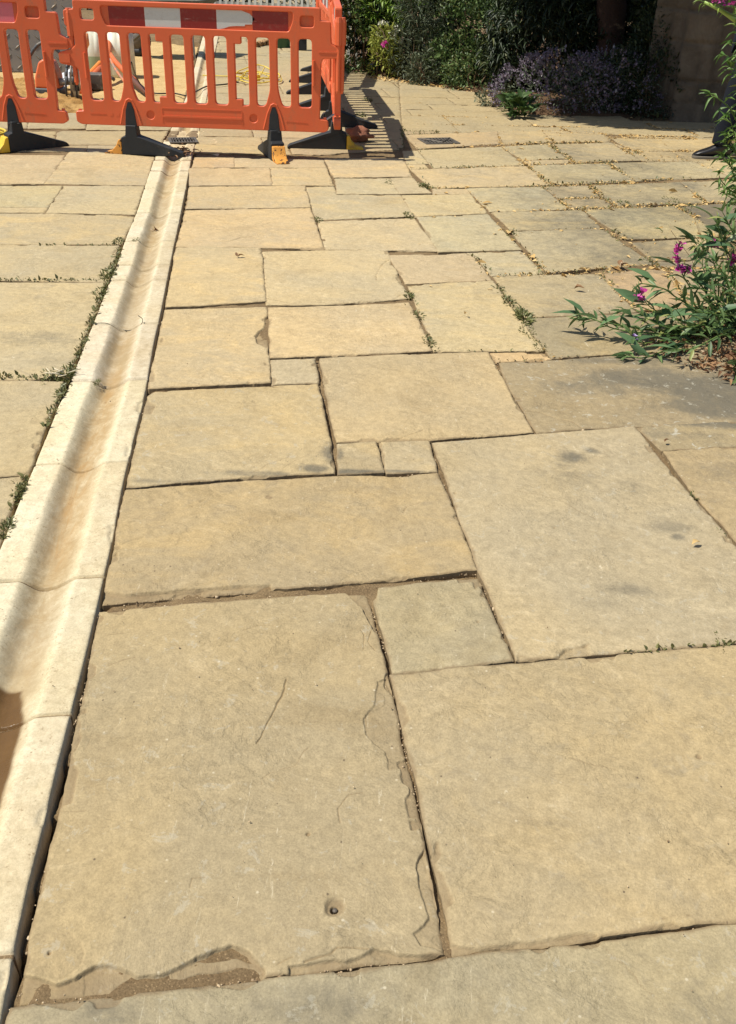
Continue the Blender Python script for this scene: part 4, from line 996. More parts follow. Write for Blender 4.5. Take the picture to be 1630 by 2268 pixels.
shrub('shrub', 'airy grey-green shrub with narrow arching leaves in the middle of the hedge', 'shrub', (.42,12.05,0), [(0,0,.30,.36,.26,.36,2),(.05,.1,.75,.34,.28,.36,2)], L_GREY, .070, 3000, .16, outw=.8, upw=.5, clump=.45, freq=6)
shrub('shrub', 'low silvery shrub spilling onto the paving edge in front of the hedge', 'shrub', (.45,11.72,0), [(0,0,.14,.20,.16,.20)], L_GREY, .050, 900, .2, clump=.35)
shrub('shrub', 'dense rounded mid-green shrub with small leaves, widest of the hedge', 'shrub', (.95,12.0,0), [(0,0,.45,.48,.36,.50,3),(.12,.12,1.0,.5,.4,.45,3),(-.12,-.18,.25,.36,.26,.28,1.6)], L_MID, .040, 8000, .5, outw=1.0, clump=.5, freq=7, flowers=(L_MAG, 3, .04, lambda c: c[1] < -.15))
shrub('shrub', 'low spreading small-leaved shrub along the paving edge at the right of the hedge', 'shrub', (1.05,11.45,0), [(0,0,.15,.42,.22,.24,2),(.30,-.05,.12,.22,.2,.2,1)], L_MID, .036, 3000, .4, clump=.5, freq=8)
shrub('shrub', 'tall dark shrub with hanging narrow leaves in the shade behind the catmint', 'shrub', (1.75,11.55,0), [(0,0,.45,.75,.35,.55,3),(.75,-.1,.5,.55,.3,.55,2),(0,.1,1.1,.6,.4,.6,2),(-.42,-.15,.35,.26,.22,.42,1)], L_DARK, .085, 11000, .2, outw=.4, upw=-.5, droop=.3, clump=.45, freq=4)
shrub('shrub', 'dark ivy-like shrub filling the corner beside the wall', 'shrub', (2.72,10.75,0), [(0,0,.40,.32,.26,.5,2),(.10,.1,1.1,.35,.3,.5,2)], L_DARK, .055, 3600, .7, clump=.4)
shrub('shrub', 'dark back hedge rising behind the other shrubs', 'hedge', (.9,12.9,0), [(-.8,0,.9,.9,.3,.9,2),(.4,0,.9,.9,.3,.95,2),(1.5,-.2,.9,.8,.35,.95,2),(2.6,-.4,.9,.8,.35,.95,2),(3.4,-.8,.9,.8,.35,.95,2)], L_DARK, .075, 20000, .5, clump=.3, stems=8)
r = empty('leaf_plant', tuple(g(1103,196))); tag(r, 'single broad yellow-green leaf standing upright beside the catmint', 'plant')
leaves('leaf', [(0,0,0)], [(.15,-.05,1)], [.42], L_BRI, r, wr=.28, droop=.2)
# purple catmint mound
cm = shrub('catmint', 'wide mound of purple-flowered catmint half in shade below the tree', 'plant', (1.98,10.12,0), [(-.25,0,.12,.60,.40,.31,3),(.30,.05,.14,.50,.40,.32,3),(.0,.05,.20,.5,.33,.30,2)], L_GREY, .028, 5200, .35, clump=.35, freq=7, outw=1, stems=6)
C1,P1 = ell_pts(1500,(-.28,-.02,.14),(.60,.42,.35),.93,1.08,.46,5,7); C2,P2 = ell_pts(600,(.22,.03,.17),(.45,.42,.36),.93,1.08,.46,6,7)
C = np.vstack([C1,C2]); P = np.vstack([P1,P2]); k = (C[:,2] > .05); C=C[k];P=P[k]
VV=[];QQ=[];off=0
for j in range(4):
    V,Q = leaves_arrays(C+P*.012*j+RNG.normal(size=C.shape)*.004, P*.5+RNG.normal(size=P.shape)*.6+np.array([0,0,.6]), .021*RNG.lognormal(0,.2,len(C)), wr=.7, droop=.1); VV.append(V);QQ.append(Q+off);off+=len(V)
npobj('flower_spikes', np.vstack(VV), np.vstack(QQ), L_PURP, cm, False)
# dark continuation of the catmint to the right
shrub('shrub', 'low dark shrub in full shade at the foot of the wall, right of the catmint', 'shrub', (2.62,10.02,0), [(0,0,.22,.36,.28,.36,1),(-.3,.1,.25,.3,.25,.35,1),(-.02,.25,.6,.25,.25,.35,1)], L_DARK, .035, 5200, .4, clump=.35)
# big-leaved plant in front of the catmint
def rosette(name, label, cat, loc, n, L, mat, wr=.5, up=.5, parent=None, droop=.3, hz=.0, spread=.02, group=None, part='leaves'):
    C = []; D = []; S = []
    for k in range(n):
        a = random.uniform(0, 2*math.pi); u = random.uniform(.1, 1.0)*up; C.append((math.cos(a)*spread*random.random(), math.sin(a)*spread*random.random(), hz*random.random())); D.append((math.cos(a), math.sin(a), u*1.6)); S.append(L*random.uniform(.6,1.15))
    r = empty(name, loc); tag(r, label, cat, group)
    leaves(part, C, D, S, mat, r, wr=wr, droop=droop); return r
p = g(1147,258); rosette('broad_leaf_plant', 'clump of broad drooping green leaves in front of the catmint', 'plant', (p.x,p.y,0), 60, .14, mat_leaf('broad_leaf',(.03,.065,.018),(.09,.15,.04),None,.6,.2), .5, 1.1, hz=.16, spread=.15, droop=.5)
p = g(1100,235); shrub('low_plant', 'small straggling grey-green plant on the paving left of the catmint', 'plant', (p.x,p.y,0), [(0,0,.07,.22,.12,.09)], L_GREY, .030, 700, .3, clump=.4, stems=3)
# long strappy leaves and grass stalks near the hedge front
for (x0,y0),(x1,y1),lb in (((838,60),(852,92),'bare pale stalk beside the crimson flower head'),((1010,40),(1060,75),'bare stalk poking from the rounded shrub, farthest right of the bare stalks'),((905,25),(925,60),'bare pale stalk above the silvery shrub')):
    a = at(x0,y0,12.0); b_ = at(x1,y1,11.9); tag(MB().tube([a,(a+b_)/2+Vector((.02,0,.02)),b_], [.004,.005,.003], 5).build('dry_stalk', STEMD), lb, 'stalk')
C = [tuple(at(852,97,11.95)+Vector(RNG.normal(size=3)*.010)) for _ in range(22)]
o = leaves('red_flower', C, RNG.normal(size=(22,3)), np.full(22,.04), L_MAG, None, wr=.8); tag(o, 'crimson flower head left of the silvery shrub in the hedge', 'flower')

# picket fence
PW = mat_simple('white_paint', (.62,.62,.56), .5, .4, .1, 20, dirt=(.30,.28,.20), dsc=8, dth=(.5,.8))
DKW = mat_simple('dark_timber', (.035,.028,.022), .8, .2, .3, 20)
def picket(name, label, p0, p1, n, h, w=.045):
    d = Vector((p1[0]-p0[0], p1[1]-p0[1], 0)); L = d.length; r = empty(name, (p0[0],p0[1],0), math.atan2(d.y,d.x)); tag(r, label, 'fence')
    for k in range(n):
        x = L*k/(n-1); m = MB(); V = [(x-w/2,-.010,.02),(x+w/2,-.010,.02),(x+w/2,-.010,h-.05),(x,-.010,h),(x-w/2,-.010,h-.05)]; V += [(a,.010,c) for a,b,c in V]
        m.add(V, [(0,1,2,3,4),(9,8,7,6,5)]+[(i,5+i,5+(i+1)%5,(i+1)%5) for i in range(5)]); m.build('picket', PW, r)
    for z in (.25, h-.22): MB().box((L/2,.028,z),(L+.1,.03,.06)).build('rail', PW, r)
    return r
picket('picket_fence', 'white picket fence showing between the barriers and the hedge', (-.62,13.25), (.45,13.05), 13, .98)
MB().box((-.60,12.95,.8),(.10,.10,1.6)).build('post', DKW, None, bevel=.01); o = bpy.data.objects['post']; o.name = 'timber_post'; tag(o, 'dark timber post at the end of the white picket fence', 'post')
picket('picket_fence', 'far white picket fence across the back of the works', (-4.6,20.3), (-1.0,20.0), 34, 1.0)
shrub('shrub', 'dark hedge behind the far picket fence at the back', 'hedge', (-2.6,21.2,0), [(-2,0,.9,1.8,.4,1.1,1),(.4,0,.9,1.8,.4,1.1,1),(2.2,0,.9,1.2,.4,1.1,1)], L_DARK, .13, 5000, .5, clump=.25, stems=0)

# ------------------------------------------------------------------ drain gratings
def grate(label, corners, nb, z=.006, diag=False):
    P = [g(*c) for c in corners]; c = sum(P, Vector())/4; ux = (P[1]-P[0]+P[2]-P[3])/2; uy = (P[0]-P[3]+P[1]-P[2])/2
    W = ux.length; H_ = uy.length; r = empty('drain_grate', (c.x,c.y,z), math.atan2(ux.y,ux.x)); tag(r, label, 'drain grate')
    MB().box((0,0,-.003),(W*.94,H_*.94,.004)).build('pit', mat_simple('painted_pit_shade',(.008,.007,.006),.9,.1), r)  # near-black plate on the paving stands in for the shade below the bars
    f = MB(); t = .022
    for sx in (-1,1): f.box((sx*(W/2-t/2),0,.001),(t,H_,.008))
    for sy in (-1,1): f.box((0,sy*(H_/2-t/2),.001),(W-2*t,t,.0085))
    f.build('frame', STEEL, r, bevel=.002)
    for k in range(nb):
        x = -W/2+t+(W-2*t)*(k+.5)/nb; m = MB(); m.box((x,0,.002),((W-2*t)/nb*.45,H_-2*t,.005)); m.build('bar', STEEL, r, bevel=.001)
    MB().box((0,0,.0035),(W-2*t,.014,.010)).build('cross_bar', STEEL, r)
    if diag:
        m = MB(); a = (W/2-t); b_ = (H_/2-t)
        for sx in (-1,1): m.tube([(sx*a,b_*.9,.006),(0,-b_*.9,.006)], .007, 6)
        m.build('brace', STEEL, r)
    return r
grate('dark iron drain grate set in the open paving right of the barriers', [(929,309),(998,307),(1019,320),(938,321)], 9, .0055, True)
grate('iron drain grate with slots across the stone channel under the nearest barrier', [(376,308),(436,307),(438,318),(372,319)], 8, .006)
# mortared stones round the channel grate
o = heightfield('mortar_bed', gp([(372,330),(440,330),(484,345),(484,286),(448,283),(398,284),(366,300),(338,345)]), .012, lambda x,y,d: -.010+.016*fbm(x*7,y*7,91,4)*1.0-.03*np.exp(-((x-g(405,300).x)/.06)**2)*sstep(7.9,8.3,y)+.004*fbm(x*40,y*40,92,3), CHAN)
o.color = (.93,.84,.72,1); tag(o, 'rough mortar dished round the channel grate', None, None, 'structure')
C = []; 
for k in range(70): q = g(random.gauss(403,14), random.gauss(338,5)); C.append((q.x,q.y,.008+random.random()*.02))
o = leaves('leaf_debris', C, RNG.normal(size=(70,3))*np.array([1,1,.3]), RNG.uniform(.02,.06,70), L_BRN, None, wr=.3); tag(o, 'dead leaves and twigs caught at the barrier foot in the channel', 'leaf litter', None, 'stuff')

# ------------------------------------------------------------------ things inside the works
Z0 = -.05
# tread plate
TP_ = mat_simple('steel_plate', (.20,.175,.145), .45, .5, .15, 7, .0, metal=.35, dirt=(.30,.22,.14), dsc=5)
pb = g(60,160,Z0); r = empty('tread_plate', (pb.x-.35,pb.y,Z0), 0); tag(r, 'large grey raised-pattern tread plate standing on edge behind the left barrier', 'metal plate'); r.rotation_euler = (D2(-9),0,D2(2))
MB().box((0,0,.42),(2.0,.02,.84)).build('sheet', TP_, r, bevel=.003)
m = MB()
for i in range(18):
    for j in range(8):
        x = -.95+i*.111; z = .05+j*.105; s_ = 1 if (i+j)%2 else -1; a = D2(38*s_); dx, dz = math.cos(a)*.045, math.sin(a)*.045; px_, pz = -math.sin(a)*.011, math.cos(a)*.011
        m.add([(x-dx,-.0105,z-dz),(x+px_,-.0105,z+pz),(x+dx,-.0105,z+dz),(x-px_,-.0105,z-pz),(x-dx*.6,-.019,z-dz*.6),(x+dx*.6,-.019,z+dz*.6)], [(0,3,4),(3,5,4),(3,2,5),(0,4,1),(4,5,1),(5,2,1)])
m.build('tread_pattern', TP_, r)
# translucent drums
def drum(label, x, w, yb, yt, liquid):
    c = g(x, yb, Z0); R_ = w/2*c.y/FPX*1.0; h = (at(x,yt,c.y+R_).z-Z0)
    r = empty('plastic_drum', (c.x,c.y+R_,Z0), random.uniform(0,1)); tag(r, label, 'plastic container', 'white plastic drums')
    s = NT('milky_plastic', .45, .4); s.b.inputs['Subsurface Weight'].default_value = .15; s.b.inputs['Subsurface Radius'].default_value = (.05,.05,.04)
    ml = s.rmp(s.ma('ADD', s.noise(s.co(),3,3), 0), .3,.7); sep = s.N.new('ShaderNodeSeparateXYZ'); s.L.new(s.tc.outputs['Object'], sep.inputs[0])
    top = s.mix(ml,(.74,.73,.58),(.66,.65,.50)); bot = (.34,.42,.25) if liquid else (.60,.60,.46)
    mat = s.fin(s.mix(s.rmp(sep.outputs[2], h*.46, h*.48), bot, top))
    n = 28; prof = [(R_*.93,0),(R_,.03),(R_,h*.5),(R_*1.0,h*.97)]; m = MB(); m.lathe(prof, n=n, sq=.35)
    # jagged cut rim
    for k in range(n):
        v = m.V[3*n+k]; m.V[3*n+k] = (v[0],v[1],v[2]+random.uniform(-.02,.03))
    m.F = m.F[:-1]; o = m.build('body', mat, r, True); so = o.modifiers.new('s','SOLIDIFY'); so.thickness = .005
    return r, c, R_, h
dr1 = drum('left white plastic drum with its top cut off, half full of green liquid', 210, 46, 172, 70, True)
dr2 = drum('right white plastic drum with a jagged cut rim, behind the nearest barrier', 264, 56, 173, 67, False)
PIPE = mat_simple('orange_pipe', (.58,.13,.035), .45, .4, .15, 6, dirt=(.30,.17,.10), dsc=7, dth=(.5,.75)); BRP = mat_simple('brown_pipe', (.13,.055,.035), .55, .3, .2, 8)
WOODM = mat_simple('pale_wood', (.50,.35,.20), .75, .2, .15, 12, .001, 60, dirt=(.30,.20,.11), dsc=10)
def pipe(name, label, pts, rr, mat, cat='pipe'):
    P = [at(x,y,Y) for x,y,Y in pts]; 
    # smooth
    Q = []
    for i in range(len(P)-1):
        p0 = P[max(i-1,0)]; p1 = P[i]; p2 = P[i+1]; p3 = P[min(i+2,len(P)-1)]
        for t in np.linspace(0,1,6,endpoint=False):
            Q.append(.5*((2*p1)+(-p0+p2)*t+(2*p0-5*p1+4*p2-p3)*t*t+(-p0+3*p1-3*p2+p3)*t**3))
    Q.append(P[-1]); o = MB().tube(Q, rr, 10).build(name, mat, None, True); tag(o, label, cat); return o
yd = dr1[1].y
pipe('hose', 'thick orange hose curving down from the left drum to the sand', [(240,78,yd+.15),(241,105,yd),(236,135,yd-.3),(215,160,yd-.7),(192,185,yd-1.0),(180,205,yd-1.3)], .035, PIPE, 'hose')
pipe('hose', 'short bright orange hose end lying against the left drum', [(222,140,yd-.5),(205,158,yd-.7),(190,172,yd-.9)], .028, mat_simple('bright_orange_pipe',(.80,.24,.04),.4), 'hose')
pipe('tool_handle', 'pale wooden tool handle leaning across the sand beside the cut-off saw', [(196,168,yd-1.0),(172,196,yd-1.4),(152,220,yd-1.75)], .022, WOODM, 'handle')
pipe('hose', 'orange-red hose running down from between the drums to the right', [(243,120,yd-.1),(258,140,yd-.4),(282,164,yd-.7),(300,180,yd-.9)], .030, PIPE, 'hose')
pipe('hose', 'thin orange hose with grey sleeve between the two drums', [(243,128,yd-.2),(255,152,yd-.6),(272,176,yd-1.0),(290,198,yd-1.4)], .014, mat_simple('sleeved_pipe',(.55,.20,.09),.5,dirt=(.25,.22,.19),dsc=5,dth=(.45,.6)), 'hose')
pipe('pipe', 'dark brown pipe resting its end on the sand right of the drums', [(286,168,yd-.75),(305,188,yd-1.05),(327,207,yd-1.4)], .030, BRP)
CAB = mat_simple('black_cable', (.015,.015,.014), .5, .4)
def cable(name, label, pts, rr, mat, z=.008, cat='cable', loops=None):
    P = [g(x,y,zz if (zz:=(q[0] if q else z)) is not None else z) for x,y,*q in pts]; Q = []
    for i in range(len(P)-1):
        p0 = P[max(i-1,0)]; p1 = P[i]; p2 = P[i+1]; p3 = P[min(i+2,len(P)-1)]
        for t in np.linspace(0,1,7,endpoint=False): Q.append(.5*((2*p1)+(-p0+p2)*t+(2*p0-5*p1+4*p2-p3)*t*t+(-p0+3*p1-3*p2+p3)*t**3))
    Q.append(P[-1]); o = MB().tube(Q, rr, 7).build(name, mat, None, True); tag(o, label, cat); return o
cable('cable', 'thin black cable trailing from the right drum over the sand and channel', [(291,138,.35),(303,172,.12),(320,198,-.03),(345,207,-.03),(385,207,-.03),(415,212,-.0),(436,202,.02),(460,191,.02),(498,187,.02),(528,182,.02)], .007, CAB)
# yellow cable coil
YC = mat_simple('yellow_cable', (.66,.50,.06), .45, .4, .08, 10)
cc = g(562,180); Q = []
for k in range(105):
    a = k*.26; e = .17+.05*math.sin(k*.11)+.03*math.sin(k*.37); Q.append((cc.x+math.cos(a)*e*1.25+.05*math.sin(k*.05), cc.y+math.sin(a)*e*1.5, .016+.0006*k+.010*math.sin(k*1.3)+(.10*max(0,math.sin(a))*(k<30))))
for k in range(14): Q.append((Q[-1][0]-.035, Q[-1][1]+.004*math.sin(k), .016))
r = empty('extension_cable', (cc.x,cc.y,0)); tag(r, 'yellow extension cable in a loose coil on the paving behind the nearest barrier', 'cable')
o = MB().tube([(x-cc.x,y-cc.y,z) for x,y,z in Q], .0058, 7).build('flex', YC, r, True)
MB().box((.02,-.10,.045),(.13,.06,.06),.3).build('socket', YEL, r, bevel=.012)
# more yellow cable at the left edge
r = empty('extension_cable', tuple(g(2,318))); tag(r, 'yellow cable coil at the left edge under the left barrier', 'cable'); Q = []
for k in range(90): a = k*.25; Q.append((math.cos(a)*(.16+.02*math.sin(k*.3))-.10, math.sin(a)*.13, .02+.0008*k))
MB().tube(Q, .009, 7).build('flex', YC, r, True)
# cut-off saw
def saw():
    c = g(112,222,Z0); r = empty('cutoff_saw', (c.x,c.y+.1,Z0+.0)); tag(r, 'orange and black petrol cut-off saw standing on the sand behind the left barrier', 'power saw')
    SO = mat_simple('saw_orange', (.74,.16,.05), .4, .5, .08, 10, dirt=(.25,.16,.10), dsc=9); SG = mat_simple('saw_grey', (.06,.065,.07), .5, .4, .2, 12, dirt=(.22,.18,.13), dsc=12); WH = mat_simple('saw_deck', (.30,.29,.27), .4, .5, metal=.5)
    m = MB(); prof = [(-.14,.10),(-.13,.20),(-.08,.33),(-.03,.36),(.05,.34),(.09,.22),(.10,.10)]; n = len(prof)
    m.add([(a,-.09,z) for a,z in prof]+[(a,.09,z) for a,z in prof], [tuple(range(n)),tuple(range(2*n-1,n-1,-1))]+[(i,n+i,n+(i+1)%n,(i+1)%n) for i in range(n)]); m.build('engine_cover', SO, r, bevel=.02, seg=3)
    MB().box((-.02,0,.06),(.26,.20,.09)).build('base', SG, r, bevel=.02)
    MB().box((.035,-.10,.24),(.035,.03,.24)).build('rear_grip', SG, r, bevel=.01)
    pts = [(-.20+.42*t-.02, -.02, .30+.20*math.sin(math.pi*t)) for t in np.linspace(0,1,10)]+[(.24,-.02,.22),(.26,-.02,.08)]; MB().tube(pts, .016, 8).build('front_handle', SG, r, True)
    m = MB(); 
    for k in range(24):
        a0 = 2*math.pi*k/24; a1 = 2*math.pi*(k+1)/24; R0, R1 = .02,.16
        m.add([(.24+.0,-.02+R0*math.cos(a0),.18+R0*math.sin(a0)),(.24,-.02+R1*math.cos(a0),.18+R1*math.sin(a0)),(.24,-.02+R1*math.cos(a1),.18+R1*math.sin(a1)),(.24,-.02+R0*math.cos(a1),.18+R0*math.sin(a1))],[(0,1,2,3)])
    o = m.build('disc', WH, r); so = o.modifiers.new('s','SOLIDIFY'); so.thickness=.006
    m = MB(); 
    for k in range(7):
        t0 = D2(20+k*24); t1 = D2(20+(k+1)*24)
        for xo in (.21,.27): m.tube([(xo,-.02+.175*math.cos(t0),.18+.175*math.sin(t0)),(xo,-.02+.175*math.cos(t1),.18+.175*math.sin(t1))], .014, 6)
    for xo in (.18,.23,.28): m.tube([(xo,-.12,.26),(xo,-.16,.04)], .010, 6)
    m.build('disc_guard', SG, r, True)
    MB().tube([(.10,-.05,.16),(.24,-.05,.17)], [.035,.03], 10).build('arm', WH, r, True)
saw()
# rag + box
def cloth():
    c = g(166,200,Z0); N = 22; V=[];F=[]
    for j in range(N):
        for i in range(N):
            u=i/(N-1)-.5; v=j/(N-1)-.5; V.append((c.x+u*.30*(1+.3*mn.noise(Vector((u*4,v*4,1)))), c.y+.05+v*.22, Z0+.09+.10*abs(mn.noise(Vector((u*6,v*6,3))))*2+.08*math.exp(-(u*u+v*v)*9)-.10*(u*u+v*v)*2))
    for j in range(N-1):
        for i in range(N-1): F.append((j*N+i,j*N+i+1,(j+1)*N+i+1,(j+1)*N+i))
    o = pyobj('rag', V, F, mat_simple('white_cloth',(.72,.72,.74),.9,.1,.1,10,.003,60,dirt=(.45,.42,.4),dsc=9), None, True); tag(o,'crumpled white rag lying beside the cut-off saw','rag')
    r = empty('fuel_can', (c.x+.16,c.y+.10,Z0)); tag(r,'small dark fuel can half under the white rag','fuel can'); MB().box((0,0,.08),(.26,.14,.16)).build('body', mat_simple('can',(.10,.085,.07),.5,dirt=(.4,.37,.3),dsc=6), r, bevel=.02); MB().tube([(.12,0,.10),(.19,-.01,.13),(.24,-.02,.10)],[.02,.015,.018],8).build('spout', STEEL, r, True)
cloth()
# bundle of black hoses hanging at the gap between the barriers
r = empty('hose_coil', tuple(at(142,85,12.4)-Vector((0,0,at(142,85,12.4).z-Z0)))); tag(r, 'upright coil of thick black hose behind the gap between the two near barriers', 'hose coil')
for k in range(5):
    R_ = .34+.012*k; x = -.05+.028*k; pts = [(x*1.1+.06*math.cos(a), .05*math.sin(a)*1.2, .47+R_*math.sin(a)*1.2) for a in np.linspace(0,2*math.pi,30)]
    MB().tube(pts, .015, 7, cap=False).build('turn', CAB, r, True)
# cone-like orange lance just right of it
o = MB().tube([at(190,14+60,9.6), at(191,98,9.6), at(192,108,9.6), at(193,118,9.6)], [.022,.030,.010,.006], 8).build('marker_pin', mat_simple('pin_orange',(.78,.30,.12),.5), None, True); tag(o, 'slim orange and black pin seen in the gap beside the drums', 'pin')
# wheelbarrow
def barrow():
    c = g(306,124,Z0); R_ = .19; r = empty('wheelbarrow', (c.x,c.y,Z0), D2(-12)); tag(r, 'dark wheelbarrow parked on the sand with its black wheel towards the drums', 'wheelbarrow')
    m = MB(); n=28
    for k in range(n):
        a0=2*math.pi*k/n; a1=2*math.pi*(k+1)/n
    pts=[(R_*.76*math.cos(a),0,R_+R_*.76*math.sin(a)) for a in np.linspace(0,2*math.pi,n+1)]; ty = MB().tube(pts,.052,10,cap=False).build('wheel', BLACK, r, True)
    hub = MB().lathe([(.02,-.045),(.12,-.03),(.12,.03),(.02,.045)], n=18); hb = hub.build('hub', mat_simple('hub',(.12,.10,.08),.6), ty, True); hb.rotation_euler=(math.pi/2,0,0); hb.location=(0,0,R_)
    m = MB()
    for s in (-1,1): m.tube([(-.02,.07*s,R_),(.35,.16*s,.42),(1.35,.28*s,.62)],.016,7); m.tube([(.85,.2*s,.50),(.9,.24*s,.0),(1.0,.24*s,.0)],.014,7)
    m.build('frame', STEEL, r, True)
    m = MB(); lo=[(.15,-.16,.40),(.75,-.2,.46),(.75,.2,.46),(.15,.16,.40)]; hi=[(-.12,-.30,.66),(1.05,-.34,.70),(1.05,.34,.70),(-.12,.30,.66)]
    m.add(lo+hi,[(0,3,2,1),(0,1,5,4),(1,2,6,5),(2,3,7,6),(3,0,4,7)]); o=m.build('tray', mat_simple('tray',(.05,.055,.05),.6,dirt=(.25,.2,.14),dsc=5), r); so=o.modifiers.new('s','SOLIDIFY'); so.thickness=.006
barrow()
# bucket, rope, yellow tool, stone
c = g(622,107); r = empty('bucket', (c.x,c.y+.12,0)); tag(r, 'dark green plastic bucket on the far paving inside the works', 'bucket')
m = MB().lathe([(.115,0),(.12,.01),(.135,.30),(.145,.31),(.145,.33),(.128,.33),(.112,.02)], n=26); m.F = m.F[:-2]+[tuple(range(25,-1,-1)),tuple(range(6*26,7*26))]; m.build('pail', mat_simple('green_plastic',(.018,.085,.035),.4,.5,.1,10), r, True)
MB().tube([(.14*math.cos(a),.02,.31+.10*math.sin(a)) for a in np.linspace(0,math.pi,12)],.005,6).build('handle', STEEL, r, True)
P_=[g(566+i*1.9, 99-.35*i+1.2*math.sin(i*1.7),.03) for i in range(15)]
o = MB().tube(P_, [.035+.013*math.sin(i*2.1) for i in range(15)], 9).build('rope', mat_simple('rope',(.42,.26,.13),.9,.1,.3,30,.01,40), None, True); tag(o, 'short twisted length of thick brown rope on the far paving', 'rope')
c = g(667,113); r = empty('yellow_lamp', (c.x,c.y+.08,0)); tag(r, 'yellow road lamp on a black battery base at the foot of the side barriers', 'road lamp')
MB().box((0,0,.09),(.14,.12,.18)).build('battery_base', BLACK, r, bevel=.012); MB().lathe([(.055,.18),(.085,.22),(.09,.36),(.07,.42),(.02,.44)],n=18).build('lens', YEL, r, True)
c = g(792,319); o = MB().blob((c.x,c.y+.09,.055),(.105,.075,.055),4,.35,18,12).build('stone', mat_simple('red_stone',(.30,.13,.08),.9,.1,.35,14,.012,30,dirt=(.10,.05,.035),dsc=8), None, True); tag(o, 'reddish lump of stone lying in the shadow of the end barrier', 'stone')
# white tie between side barrier and the nearest barrier
o = MB().tube([(-.345,7.40,.30),(-.42,7.34,.255),(-.455,7.33,.24)], .006, 6).build('cable_tie', PW, None, True); tag(o, 'white plastic tie joining the two barriers at the corner', 'cable tie')

